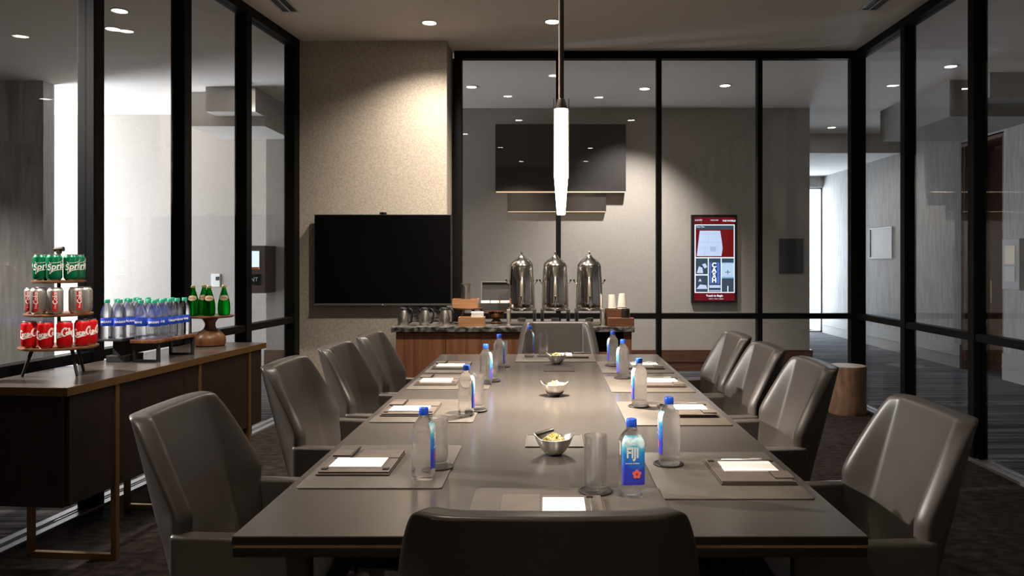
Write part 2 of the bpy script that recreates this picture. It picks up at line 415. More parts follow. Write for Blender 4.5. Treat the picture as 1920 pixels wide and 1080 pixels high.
# ------------------------------------------------------------------ glazed walls
RAIL = 0.865
def glazing(n, origin, ang, length, posts, label, fw=0.055, fd=0.10, corner=0.0):
    """a black-framed glass wall running along local +Y from origin"""
    w = thing('window_%d' % n, label, 'glass wall', (*origin, 0.0), ang, kind='structure')
    obj('frame_head', bm_box(-fd / 2, fd / 2, 0, length, HC - 0.075, HC, 0.003), 'black_frame', w, smooth=False)
    obj('floor_track', boxes((-0.07, -0.022, 0, length, -0.062, 0.022), (0.006, 0.052, 0, length, -0.062, 0.016), (-0.022, 0.006, 0, length, -0.062, 0.004), bev=0.002), 'track_metal', w, smooth=False)
    ps = sorted(posts)
    for p, hw in ps:
        obj('mullion', bm_box(-fd / 2, fd / 2, p - hw, p + hw, 0.0, HC - 0.075, 0.003), 'black_frame', w, smooth=False)
    for (a, ha), (b, hb) in zip(ps, ps[1:]):
        obj('rail', bm_box(-fd * 0.4, fd * 0.4, a + ha, b - hb, RAIL - 0.027, RAIL + 0.027, 0.002), 'black_frame', w, smooth=False)
        obj('pane', bm_box(-0.006, 0.006, a + ha, b - hb, RAIL + 0.027, HC - 0.075), 'pane_glass', w, smooth=False)
        obj('pane', bm_box(-0.006, 0.006, a + ha, b - hb, 0.022, RAIL - 0.027), 'pane_glass', w, smooth=False)
    return w

# left: along the slanted line
la = math.atan(0.0912); lcos = math.cos(la)
ly0 = YB
def lpos(y): return (y - ly0) / lcos
lposts = [(lpos(y), 0.045) for y in (4.47, 5.388, 6.273)] + [(lpos(3.55), 0.045), (lpos(2.62), 0.045), (lpos(1.70), 0.045), (lpos(0.78), 0.045), (lpos(-0.14), 0.045), (0.05, 0.05), (lpos(7.20), 0.055)]
glazing(1, (XL(ly0), ly0), -la, lpos(7.26), lposts, 'black framed glass wall behind the dark sideboard', fw=0.09)
# right
rposts = [(y - YB, 0.04) for y in (6.61, 5.54, 4.47, 3.40, 2.33, 1.26, 0.19, -0.88)] + [(0.05, 0.05)]
glazing(2, (XR, YB), 0.0, YG - YB + 0.06, rposts + [(YG - YB - 0.01, 0.045)], 'black framed glass wall along the right corridor')
# front, running from the corner post to the column
fx1, fx0 = XR - 0.05, -0.915
fp = [(x - fx0, 0.024) for x in (0.093, 1.067, 2.042)] + [(0.03, 0.045), (fx1 - fx0 - 0.02, 0.02)]
front = glazing(3, (fx0, YG), -PI / 2, fx1 - fx0, fp, 'black framed glass wall behind the drinks credenza', fd=0.09)

# panes of the first front bay, turned to hide the pendant's reflection behind the mullion
PANE_TILT = -0.63
for p in [c for c in C.objects if c.parent == front and c.name.startswith('pane')]:
    cyv = sum(v.co.y for v in p.data.vertices) / len(p.data.vertices)
    if cyv < 1.0:
        p.data.transform(T(0, cyv, 0) @ RZ(PANE_TILT) @ T(0, -cyv, 0))

# corridor end window and lobby window
def day_window(n, label, y0, y1, z0, z1, loc, ang):
    w = thing('window_%d' % n, label, 'window', loc, ang, kind='structure')
    f = 0.03
    obj('window_frame', boxes((-0.04, 0.04, y0, y0 + f, z0, z1), (-0.04, 0.04, y1 - f, y1, z0, z1), (-0.04, 0.04, y0, y1, z1 - f, z1), (-0.04, 0.04, y0, y1, z0, z0 + 0.03)), 'pale_metal', w, smooth=False)
    obj('pane', bm_box(-0.004, 0.004, y0 + f, y1 - f, z0 + 0.03, z1 - f), 'pane_glass', w, smooth=False)
day_window(4, 'bright floor-to-ceiling window at the far corridor end', 0, 1.1, 0, 2.96, (4.5, YW + 0.12, -0.062), -PI / 2)
day_window(5, 'tall lobby window behind the dark lobby wall', 0, 1.55, 0, 3.25, (-8.33, 9.25, -0.062), 0.0)
# pale buildings beyond the corridor window
for i, (x, y, w, h, lab) in enumerate([(6.4, 34, 1.6, 1.5, 'pale hazy tower block beyond the corridor window'), (8.9, 36, 2.0, 0.7, 'low pale building beyond the corridor window'), (11.6, 38, 2.4, 1.9, 'tall pale building beyond the corridor window')]):
    b = bm_box(x - w / 2, x + w / 2, y, y + 2, -6.0, h)
    for k in range(6): add(b, bm_box(x - w / 2 - 0.03, x + w / 2 + 0.03, y - 0.03, y + 0.4, h - 0.7 * k - 0.12, h - 0.7 * k))
    tag(obj('building', b, 'city', smooth=False), lab, 'building', 'buildings beyond the corridor window')

# ------------------------------------------------------------------ ceiling fixtures
def make_light():
    t = thing('ceiling_light', '', 'ceiling light', group='recessed ceiling lights')
    obj('light_ring', lathe([(0.072, 0.0), (0.074, -0.006), (0.060, -0.008), (0.055, -0.002), (0.055, 0.0)], 28, cap=False), 'trim_white', t)
    obj('light_lens', lathe([(0.0, -0.001), (0.056, -0.001), (0.056, -0.003), (0.0, -0.003)], 28, cap=False), 'downlight_glow', t)
    return t
lights = Series(make_light())
def spot(x, y, z, power, deg, blend, rad, col, tgt=None):
    l = bpy.data.lights.new('spot_beam', 'SPOT'); l.energy = power; l.spot_size = math.radians(deg); l.spot_blend = blend; l.shadow_soft_size = rad; l.color = col
    o = bpy.data.objects.new('spot_beam', l); C.objects.link(o); o.location = (x, y, z)
    if tgt: o.rotation_euler = (Vector(tgt) - Vector((x, y, z))).to_track_quat('-Z', 'Y').to_euler()
    return o
WARM = (1.0, 0.875, 0.73); NEUT = (1.0, 0.93, 0.86)
room_lights = [
    (-1.017, 6.72, 82, 'ceiling light washing the wall above the television', None),
    (0.03, 6.69, 85, 'ceiling light above the coffee urns', None),
    (-0.55, 5.62, 85, 'ceiling light over the far table end, on the television side', (-0.6, 6.6, 0.5)),
    (0.62, 5.55, 85, 'ceiling light over the far table end, on the sign side', (0.5, 6.6, 0.6)),
    (-0.51, 3.96, 66, 'ceiling light over the table beside the pendant', None),
    (1.19, 3.96, 10, 'ceiling light over the right row of chairs', None),
    (-1.0, 1.25, 52, 'ceiling light above the near end of the table', None),
    (-0.75, -0.75, 105, 'added ceiling light brightening the rear wall behind the near chair', (-0.9, -1.6, 1.2)),  # added so the steel urns have a bright wall to reflect
    (0.75, -0.75, 90, 'second added ceiling light brightening the rear wall behind the near chair', (0.9, -1.6, 1.2)),  # added with the one above, for the urn reflections
]
for x, y, e, lab, tg_ in room_lights:
    lights.put((x, y, HC), 0, lab); spot(x, y, HC - 0.03, e, 135 if y > 6 else 100, 1.0, 0.045, WARM, tg_)
hall_lights = [
    (-0.90, 9.2, 30, 'hall ceiling light left of the dark wall panels', None),
    (1.13, 9.3, 130, 'hall ceiling light right of the dark wall panels', (0.95, 10.5, 0.9)), (2.04, 9.13, 24, 'hall ceiling light above the digital sign', None),
    (-3.48, 6.4, 30, 'nearer lobby ceiling light beyond the left glass', None), (-3.81, 6.9, 30, 'second lobby ceiling light beyond the left glass', None),
    (-3.45, 9.0, 20, 'lobby ceiling light beside the lobby soffit', None), (4.19, 8.23, 1.5, 'corridor ceiling light in front of the right soffit', None),
    (4.3, 12.0, 10, 'farthest corridor ceiling light near the bright window', None),
    (-6.4, 7.4, 130, 'added unseen lobby ceiling light brightening the dark lobby wall', None),  # added out of view to lift the ambient light in the lobby
    (-5.2, 3.7, 1000, 'lobby ceiling spotlight turned towards the table', (1.0, 3.35, 0.5)),
]
for x, y, e, lab, tg_ in hall_lights:
    lights.put((x, y, HC), 0, lab); spot(x, y, HC - 0.03, e, 56 if x < -5 and tg_ else 84 if tg_ else 100, 0.85, 0.06, NEUT, tg_)
spot(0.058, 3.73, 1.612, 120, 114, 0.55, 0.02, (1.0, 0.88, 0.73))     # the open lower end of the pendant lamp
for x, y, e, cone, lab, tg_ in [(-1.45, 2.75, 110, 34, 'ceiling spotlight aimed at the soda cans on the sideboard', (-2.25, 4.1, 1.1)), (0.75, 1.15, 110, 30, 'added ceiling spotlight brightening the nearest bottles', (0.15, 2.5, 0.8))]:  # the one on the nearest bottles is added to brighten their labels
    lights.put((x, y, HC), 0, lab); spot(x, y, HC - 0.03, e, cone, 0.8, 0.045, WARM, tg_)

def make_vent():
    t = thing('ceiling_vent', '', 'ceiling vent', group='slot vents in the ceiling')
    obj('frame', boxes((-0.075, -0.06, -0.5, 0.5, -0.008, 0.0), (0.06, 0.075, -0.5, 0.5, -0.008, 0.0), (-0.06, 0.06, -0.5, -0.485, -0.008, 0), (-0.06, 0.06, 0.485, 0.5, -0.008, 0), (-0.006, 0.006, -0.485, 0.485, -0.008, 0)), 'trim_white', t, smooth=False)
    obj('slot', boxes((-0.06, -0.006, -0.485, 0.485, -0.003, 0.0), (0.006, 0.06, -0.485, 0.485, -0.003, 0)), 'ink_black', t, smooth=False)
    return t
vents = Series(make_vent())
vents.put((-2.10, 5.93, HC), 0, 'black slot vent in the ceiling beside the left glass wall')
vents.put((2.58, 5.88, HC), 0, 'black slot vent in the ceiling beside the right glass wall')

# pendant lamp
PX, PY = 0.058, 3.73
pl = thing('pendant_lamp', 'slim glowing glass pendant on a dark rod above the table', 'pendant lamp', (PX, PY, HC))
obj('ceiling_cap', lathe([(0.0, 0), (0.07, 0), (0.07, -0.02), (0.03, -0.035), (0.0, -0.035)], 28, cap=False), 'bronze', pl)
obj('rod', tube([(0, 0, -0.03), (0, 0, 2.125 - HC)], 0.0135, 16), 'bronze', pl)
z0, z1, zk = 1.617 - HC, 2.116 - HC, 1.79 - HC
sh = lathe([(0.0, z1), (0.033, z1), (0.0335, z1 - 0.01), (0.0345, zk), (0.021, z0 + 0.004), (0.019, z0), (0.0, z0)], 8, cap=False)
obj('lamp_shade', sh, 'lamp_glow', pl, smooth=False)
obj('side_bar', boxes((-0.0365, -0.0335, -0.006, 0.006, zk, z1 + 0.05), bev=0.0008), 'bronze', pl, smooth=False)
obj('side_bar', boxes((0.0345, 0.0375, -0.006, 0.006, zk, z1 + 0.05), bev=0.0008), 'bronze', pl, smooth=False)
obj('collar', lathe([(0.014, z1 + 0.05), (0.018, z1 + 0.045), (0.03, z1 + 0.001), (0.0, z1 + 0.001)], 20, cap=False), 'bronze', pl)

# ------------------------------------------------------------------ conference table
TX0, TX1, TY0, TY1 = -0.760, 0.766, 1.893, 5.58
tb = thing('conference_table', 'long dark wood conference table set for ten', 'table', (0.003, (TY0 + TY1) / 2, 0))
hx, hy = (TX1 - TX0) / 2, (TY1 - TY0) / 2
obj('tabletop', bm_box(-hx, hx, -hy, hy, TT - 0.0045, TT - 0.0004, 0.0012), 'table_wood', tb, smooth=False)
obj('edge_band', bm_box(-hx, hx, -hy, hy, TT - 0.022, TT - 0.0046), 'table_dark', tb, smooth=False)
obj('brass_inlay', bm_box(-hx + 0.003, hx - 0.003, -hy + 0.003, hy - 0.003, TT - 0.0295, TT - 0.022), 'brass', tb, smooth=False)
obj('table_apron', bm_box(-hx + 0.001, hx - 0.001, -hy + 0.001, hy - 0.001, TT - 0.052, TT - 0.0295, 0.0015), 'table_dark', tb, smooth=False)
def pedestal(yc):
    bm = bmesh.new()
    lo = [(-0.30, yc - 0.16), (0.30, yc - 0.16), (0.30, yc + 0.16), (-0.30, yc + 0.16)]
    hi = [(-0.20, yc - 0.10), (0.20, yc - 0.10), (0.20, yc + 0.10), (-0.20, yc + 0.10)]
    a = [bm.verts.new((x, y, 0.03)) for x, y in lo]; m_ = [bm.verts.new((x, y, 0.45)) for x, y in hi]; b = [bm.verts.new((x * 1.35, yc + (y - yc) * 1.4, TT - 0.052)) for x, y in hi]
    for p, q in ((a, m_), (m_, b)):
        for k in range(4): bm.faces.new((p[k], p[(k + 1) % 4], q[(k + 1) % 4], q[k]))
    bm.faces.new(list(reversed(a))); bm.faces.new(b)
    bmesh.ops.recalc_face_normals(bm, faces=bm.faces[:])
    add(bm, bm_box(-0.34, 0.34, yc - 0.2, yc + 0.2, 0.0, 0.03, 0.004))
    return bm
for yc in (-1.02, 0.0, 1.02): obj('pedestal', pedestal(yc), 'table_dark', tb, smooth=False)
def hatch(x, y, w, d):
    h = obj('hatch', bm_box(x - w / 2, x + w / 2, y - d / 2, y + d / 2, TT, TT + 0.003, 0.001), 'hatch_plate', tb, smooth=False)
    obj('hatch_rim', boxes((x - w / 2 - 0.003, x + w / 2 + 0.003, y - d / 2 - 0.004, y - d / 2, TT, TT + 0.0045), (x - w / 2 - 0.003, x - w / 2, y - d / 2, y + d / 2, TT, TT + 0.0045), (x + w / 2, x + w / 2 + 0.003, y - d / 2, y + d / 2, TT, TT + 0.0045), (x - w / 2 - 0.003, x + w / 2 + 0.003, y + d / 2, y + d / 2 + 0.004, TT, TT + 0.0045)), 'bronze', h, smooth=False)
yc0 = (TY0 + TY1) / 2
hatch(0.017, 2.885 - yc0, 0.20, 0.185)
hatch(0.060, 4.82 - yc0, 0.18, 0.22)

# ------------------------------------------------------------------ chairs
def catmull(pts, n=6):
    P = [Vector(p) for p in pts]; Q = []
    for i in range(len(P) - 1):
        p0, p1, p2, p3 = P[max(i - 1, 0)], P[i], P[i + 1], P[min(i + 2, len(P) - 1)]
        for k in range(n):
            t = k / n
            Q.append(0.5 * ((2 * p1) + (p2 - p0) * t + (2 * p0 - 5 * p1 + 4 * p2 - p3) * t * t + (3 * p1 - p0 - 3 * p2 + p3) * t ** 3))
    Q.append(P[-1]); return Q

def subd(o, lv=2):
    m = o.modifiers.new('Smooth', 'SUBSURF'); m.levels = lv; m.render_levels = lv
    return o

def chair_section(z):
    """inner plan outline at height z, from one wing edge round the back to the other"""
    t = (z - 0.40) / (0.94 - 0.40)
    yb = -0.125 - 0.145 * t
    c = 0.205 - 0.012 * t
    # wing front edge by height
    tab = [(0.40, 0.283, -0.085), (0.56, 0.287, -0.085), (0.615, 0.288, -0.098), (0.665, 0.289, -0.088), (0.72, 0.284, -0.115), (0.80, 0.272, -0.158), (0.87, 0.258, -0.197), (0.915, 0.246, -0.226), (0.94, 0.236, -0.246)]
    for (za, wa, ya), (zb, wb, yb_) in zip(tab, tab[1:]):
        if za <= z <= zb:
            k = (z - za) / (zb - za); w = wa + (wb - wa) * k; yf = ya + (yb_ - ya) * k
            break
    return yb, c * 0.94, w * 0.94, yf

def backrest_bm():
    zs = [0.40, 0.46, 0.56, 0.63, 0.665, 0.72, 0.80, 0.87, 0.915, 0.94]
    rows = []
    for z in zs:
        yb, c, w, yf = chair_section(min(z, 0.94))
        m1 = (c + (w - c) * 0.5, yb + (yf - yb) * 0.5)
        plan = [(-w, yf), (-m1[0], m1[1]), (-c, yb), (-c * 0.55, yb - 0.006), (0, yb - 0.008), (c * 0.55, yb - 0.006), (c, yb), (m1[0], m1[1]), (w, yf)]
        rows.append([Vector((x, y, z)) for x, y in plan])
    bm = bmesh.new(); n = len(rows[0])
    inn = [[bm.verts.new(p) for p in r] for r in rows]
    out = []
    for r in rows:
        z = r[0].z; th = 0.062 if z > 0.6 else 0.058
        line = []
        for k, p in enumerate(r):
            a = r[max(k - 1, 0)]; b = r[min(k + 1, n - 1)]
            d = (b - a); nn = Vector((d.y, -d.x, 0)).normalized()
            if nn.y > 0 and abs(p.x) < 0.1: nn = -nn
            line.append(bm.verts.new(p + nn * th + Vector((0, -0.012 * (0.94 - z), 0))))
        out.append(line)
    for i in range(len(rows) - 1):
        for k in range(n - 1):
            bm.faces.new((inn[i][k], inn[i][k + 1], inn[i + 1][k + 1], inn[i + 1][k]))
            bm.faces.new((out[i][k + 1], out[i][k], out[i + 1][k], out[i + 1][k + 1]))
        for k in (0, n - 1):
            f = (inn[i][k], inn[i + 1][k], out[i + 1][k], out[i][k])
            bm.faces.new(f if k == 0 else tuple(reversed(f)))
    for k in range(n - 1):
        bm.faces.new((inn[0][k + 1], inn[0][k], out[0][k], out[0][k + 1]))
        bm.faces.new((inn[-1][k], inn[-1][k + 1], out[-1][k + 1], out[-1][k]))
    bmesh.ops.recalc_face_normals(bm, faces=bm.faces[:])
    cl = bm.edges.layers.float.get('crease_edge') or bm.edges.layers.float.new('crease_edge')
    bm.verts.ensure_lookup_table()
    for i in range(len(rows) - 1):
        for k in (2, n - 3):
            e = bm.edges.get((inn[i][k], inn[i + 1][k])); e[cl] = 0.92
            e = bm.edges.get((out[i][k], out[i + 1][k])); e[cl] = 0.35
        for k in (0, n - 1):
            for L in (inn, out):
                e = bm.edges.get((L[i][k], L[i + 1][k])); e[cl] = 0.35 if L is out else 0.15
    for k in range(n - 1):
        e = bm.edges.get((out[-1][k], out[-1][k + 1])); e[cl] = 0.55
        e = bm.edges.get((inn[-1][k], inn[-1][k + 1])); e[cl] = 0.25
        for L in (inn, out):
            e = bm.edges.get((L[0][k], L[0][k + 1])); e[cl] = 0.8
    return bm, inn, out

def make_chair():
    t = thing('leather_chair', '', 'chair', group='leather chairs around the conference table')
    bm, inn, out = backrest_bm()
    edge = [v.co.copy() for v in out[-1]]
    side = [[out[i][k].co.copy() for i in range(3, len(out))] for k in (2, 6)]
    sl = [[v.co.copy() for v in (inn[i][k] for i in range(1, len(inn)))] for k in (2, 6)]
    b = subd(obj('backrest', bm, 'leather', t, angle=180))
    # stitching along the outer rim and the two back seams
    st = bmesh.new()
    def dashes(line, r=0.0011, L=0.007, gap=0.004):
        acc = 0.0; seg0 = None
        pts = catmull(line, 10)
        for p, q in zip(pts, pts[1:]):
            d = (q - p).length; n = max(1, int(d / 0.011))
            for k in range(n):
                a = p.lerp(q, k / n); bb = p.lerp(q, k / n + 0.62 / n)
                add(st, tube([a, bb], r, 5))
    cen = Vector((0, -0.1, 0.7))
    def push(p, dz, o): return Vector((p.x * (1 + o), p.y - 0.0005, p.z + dz))
    rim = [Vector((p.x * 0.985, p.y + 0.004, p.z - 0.006)) for p in edge[1:-1]]
    dashes([p for p in rim])
    obj('stitching', st, 'thread', b)
    for s in (-1, 1):
        cage = bm_box(-0.029, 0.029, -0.155, 0.245, 0.405, 0.622)
        for ax, vals in (('x', ()), ('y', (-0.13, 0.0, 0.15, 0.225)), ('z', (0.43, 0.59, 0.608))):
            for v in vals:
                co = [0, 0, 0]; no = [0, 0, 0]; i = 'xyz'.index(ax); co[i] = v; no[i] = 1
                bmesh.ops.bisect_plane(cage, geom=cage.verts[:] + cage.edges[:] + cage.faces[:], plane_co=co, plane_no=no)
        for v in cage.verts:
            k = (v.co.y + 0.155) / 0.40
            v.co.x += s * (0.295 - 0.012 * k * k)
            if v.co.z > 0.5: v.co.z -= 0.012 * k
            else: v.co.z += 0.03 * k
        a = subd(obj('arm', cage, 'leather', t, angle=180))
        sa = bmesh.new()
        for k in range(30):
            y0 = -0.10 + k * 0.011
            zz = 0.611 - 0.012 * ((y0 + 0.155) / 0.4)
            xx = s * (0.295 + 0.0255 - 0.012 * ((y0 + 0.155) / 0.4) ** 2)
            add(sa, tube([(xx, y0, zz - 0.004), (xx, y0 + 0.007, zz - 0.004)], 0.0011, 5))
        obj('stitching', sa, 'thread', a)
    sc = bm_box(-0.262, 0.262, -0.15, 0.275, 0.375, 0.47)
    for ax, vals in (('x', (-0.235, 0, 0.235)), ('y', (-0.12, 0.06, 0.245)), ('z', (0.40, 0.45))):
        for v in vals:
            co = [0, 0, 0]; no = [0, 0, 0]; i = 'xyz'.index(ax); co[i] = v; no[i] = 1
            bmesh.ops.bisect_plane(sc, geom=sc.verts[:] + sc.edges[:] + sc.faces[:], plane_co=co, plane_no=no)
    for v in sc.verts:
        if v.co.z > 0.46 and abs(v.co.x) < 0.2: v.co.z += 0.012
    subd(obj('seat', sc, 'leather', t, angle=180))
    obj('seat_shell', bm_box(-0.272, 0.272, -0.17, 0.25, 0.345, 0.385, 0.012), 'leather', t)
    obj('column', lathe([(0.0, 0.345), (0.06, 0.345), (0.06, 0.325), (0.028, 0.315), (0.028, 0.13), (0.045, 0.12), (0.05, 0.075), (0.0, 0.075)], 24, cap=False), 'chair_metal', t)
    for k in range(5):
        a = math.radians(72 * k + 18)
        m = Matrix.Rotation(a, 4, 'Z')
        lg = obj('leg', xf(tube([(0.03, 0, 0.10), (0.14, 0, 0.095), (0.27, 0, 0.066)], [0.024, 0.019, 0.013], 10), m), 'chair_metal', t)
        obj('caster', xf(add(lathe([(0.0, 0), (0.026, 0), (0.026, 0.018), (0, 0.018)], 18, cap=False), xf(bm_box(-0.008, 0.008, 0.0, 0.034, 0.002, 0.016), T(0, 0, 0))), m @ T(0.265, 0.009, 0.027) @ RX(90)), 'rubber', lg)
    return t
chairs = Series(make_chair())
CB = 0.925
for (x, y, rz, lab) in [
    (-CB, 2.555, -90, 'leather wingback chair on the sideboard side, first from the near table end'),
    (-CB, 3.62, -90, 'leather wingback chair on the sideboard side, second from the near table end'),
    (-CB + 0.04, 4.33, -90, 'leather wingback chair on the sideboard side, third from the near table end'),
    (-CB + 0.08, 4.985, -90, 'leather wingback chair on the sideboard side, closest to the television'),
    (CB, 2.50, 90, 'leather wingback chair on the corridor side, first from the near table end'),
    (CB, 3.60, 90, 'leather wingback chair on the corridor side, second from the near table end'),
    (CB - 0.02, 4.285, 90, 'leather wingback chair on the corridor side, third from the near table end'),
    (CB - 0.03, 4.945, 90, 'leather wingback chair on the corridor side, farthest from the near table end'),
    (0.0, 1.745, 0, 'leather wingback chair seen from behind at the near table head'),
    (0.067, 5.68, 180, 'leather wingback chair at the far table head before the coffee urns'),
]:
    chairs.put((x, y, 0), math.radians(rz), lab)

# ------------------------------------------------------------------ table settings
def mat_bm(w, d): return prism(rrect(-w / 2, w / 2, -d / 2, d / 2, 0.014), 0, 0.0035, 0.0012, 2)
mt = tag(obj('placemat', mat_bm(0.425, 0.53), 'mat_leather'), '', 'placemat', 'leather placemats on the conference table')
mats = Series(mt)
WHO = {'L1': 'by the nearest chair on the sideboard side', 'L2': 'by the second chair on the sideboard side', 'L3': 'by the third chair on the sideboard side', 'L4': 'by the farthest chair on the sideboard side',
       'R1': 'by the nearest chair on the corridor side', 'R2': 'by the second chair on the corridor side', 'R3': 'by the third chair on the corridor side', 'R4': 'by the farthest chair on the corridor side',
       'N': 'at the near table head', 'S': 'at the far table head'}
MATS = {'L1': (-0.522, 2.547, 0), 'L2': (-0.522, 3.48, 0), 'L3': (-0.522, 4.31, 0), 'L4': (-0.522, 4.905, 0),
        'R1': (0.526, 2.445, 180), 'R2': (0.526, 3.42, 180), 'R3': (0.526, 4.22, 180), 'R4': (0.526, 4.90, 180),
        'N': (0.055, 2.070, 90), 'S': (0.045, 5.355, -90)}
for k, (x, y, a) in MATS.items():
    mats.put((x, y, TT), math.radians(a), 'brown leather placemat ' + WHO[k])
MZ = TT + 0.0035

def make_holder():
    t = thing('leather_folder', '', 'folder', group='leather note folders on the placemats')
    obj('back_board', boxes((-0.112, 0.112, -0.1385, 0.1385, 0.0, 0.0035), bev=0.0009), 'holder_edge', t, smooth=False)
    obj('cover', boxes((-0.112, 0.112, -0.1385, 0.1385, 0.0036, 0.0054), bev=0.0006), 'holder_leather', t, smooth=False)
    obj('inner_board', boxes((-0.107, 0.110, -0.130, 0.1385, 0.0055, 0.0088), bev=0.0009), 'holder_edge', t, smooth=False)
    obj('inner_cover', boxes((-0.107, 0.110, -0.130, 0.1385, 0.0089, 0.0107), bev=0.0006), 'holder_leather', t, smooth=False)
    obj('flap', boxes((-0.100, 0.110, 0.035, 0.1385, 0.0108, 0.0135), bev=0.0008), 'holder_leather', t, smooth=False)
    p = obj('pen_pocket', boxes((-0.108, -0.052, 0.045, 0.118, 0.0136, 0.0185), bev=0.0012), 'holder_leather', t, smooth=False)
    obj('pocket_edge', boxes((-0.1085, -0.0515, 0.044, 0.0452, 0.0136, 0.0180), (-0.0522, -0.0510, 0.045, 0.118, 0.0136, 0.018)), 'holder_edge', p, smooth=False)
    obj('corner_strap', boxes((-0.104, -0.086, -0.108, -0.090, 0.0108, 0.0142), (0.086, 0.104, -0.108, -0.090, 0.0108, 0.0142)), 'holder_edge', t, smooth=False)
    return t
holders = Series(make_holder())
pad = tag(obj('notepad', boxes((-0.0825, 0.0825, -0.056, 0.056, 0.0, 0.004), bev=0.0005), 'paper', smooth=False), '', 'notepad', 'white notepads in the leather folders')
pads = Series(pad)
def make_pen():
    t = thing('pen', '', 'pen', group='pens beside the notepads')
    obj('barrel', xf(lathe([(0.0, -0.066), (0.0022, -0.064), (0.0038, -0.05), (0.0042, 0.0), (0.0042, 0.062), (0.0030, 0.068), (0, 0.068)], 14, cap=False), RX(90)), 'pen_black', t)
    obj('clip', boxes((-0.001, 0.001, 0.025, 0.062, 0.0038, 0.0052), (-0.001, 0.001, 0.058, 0.062, 0.003, 0.0048)), 'steel', t, smooth=False)
    return t
pens = Series(make_pen())
def make_pale_pen():
    t = thing('pen', '', 'pen', group='pale pens beside the notepads')
    obj('barrel', xf(lathe([(0.0, -0.066), (0.0022, -0.064), (0.0038, -0.05), (0.0042, 0.0), (0.0042, 0.062), (0.0030, 0.068), (0, 0.068)], 14, cap=False), RX(90)), 'aluminium', t)
    obj('clip', boxes((-0.001, 0.001, 0.025, 0.062, 0.0038, 0.0052), (-0.001, 0.001, 0.058, 0.062, 0.003, 0.0048)), 'steel', t, smooth=False)
    return t
ppens = Series(make_pale_pen())
HOLD = {'L1': (-0.600, 2.547, 0), 'L2': (-0.600, 3.465, 0), 'L3': (-0.600, 4.29, 0), 'L4': (-0.600, 4.90, 0),
        'R1': (0.617, 2.445, 180), 'R2': (0.600, 3.44, 180), 'R3': (0.600, 4.22, 180), 'R4': (0.590, 4.90, 180),
        'N': (0.012, 2.065, 90), 'S': (0.13, 5.42, -90)}
for k, (x, y, a) in HOLD.items():
    r = math.radians(a); m = T(x, y, 0) @ RZ(a)
    holders.put((x, y, MZ), r, 'brown leather note folder ' + WHO[k])
    q = m @ Vector((-0.005, -0.0275, 0)); pads.put((q.x, q.y, MZ + 0.0108), r, 'white notepad in the leather folder ' + WHO[k])
    if k[0] == 'R' or k == 'N':
        q = m @ Vector((-0.005, -0.100, 0)); ppens.put((q.x, q.y, MZ + 0.0150), r + PI / 2, 'shiny slim pen lying along the notepad ' + WHO[k])
    else:
        q = m @ Vector((-0.045, 0.095, 0)); pens.put((q.x, q.y, MZ + 0.0179), r, 'black pen tucked beside the folder pocket ' + WHO[k])

co = tag(obj('coaster', lathe([(0.0, 0), (0.047, 0), (0.049, 0.0015), (0.049, 0.0035), (0.047, 0.005), (0.043, 0.0052), (0.0415, 0.0038), (0.0, 0.0038)], 40, cap=False), 'coaster_leather'), '', 'coaster', 'round leather coasters on the table')
coasters = Series(co)
tg = tag(obj('drinking_glass', lathe([(0.0, 0), (0.029, 0), (0.0315, 0.002), (0.0318, 0.02), (0.033, 0.156), (0.0325, 0.1572), (0.0312, 0.156), (0.0298, 0.024), (0.026, 0.0185), (0.0, 0.0175)], 40, cap=False), 'tumbler_glass'), '', 'glass', 'clear tumblers on the table')
glasses = Series(tg)

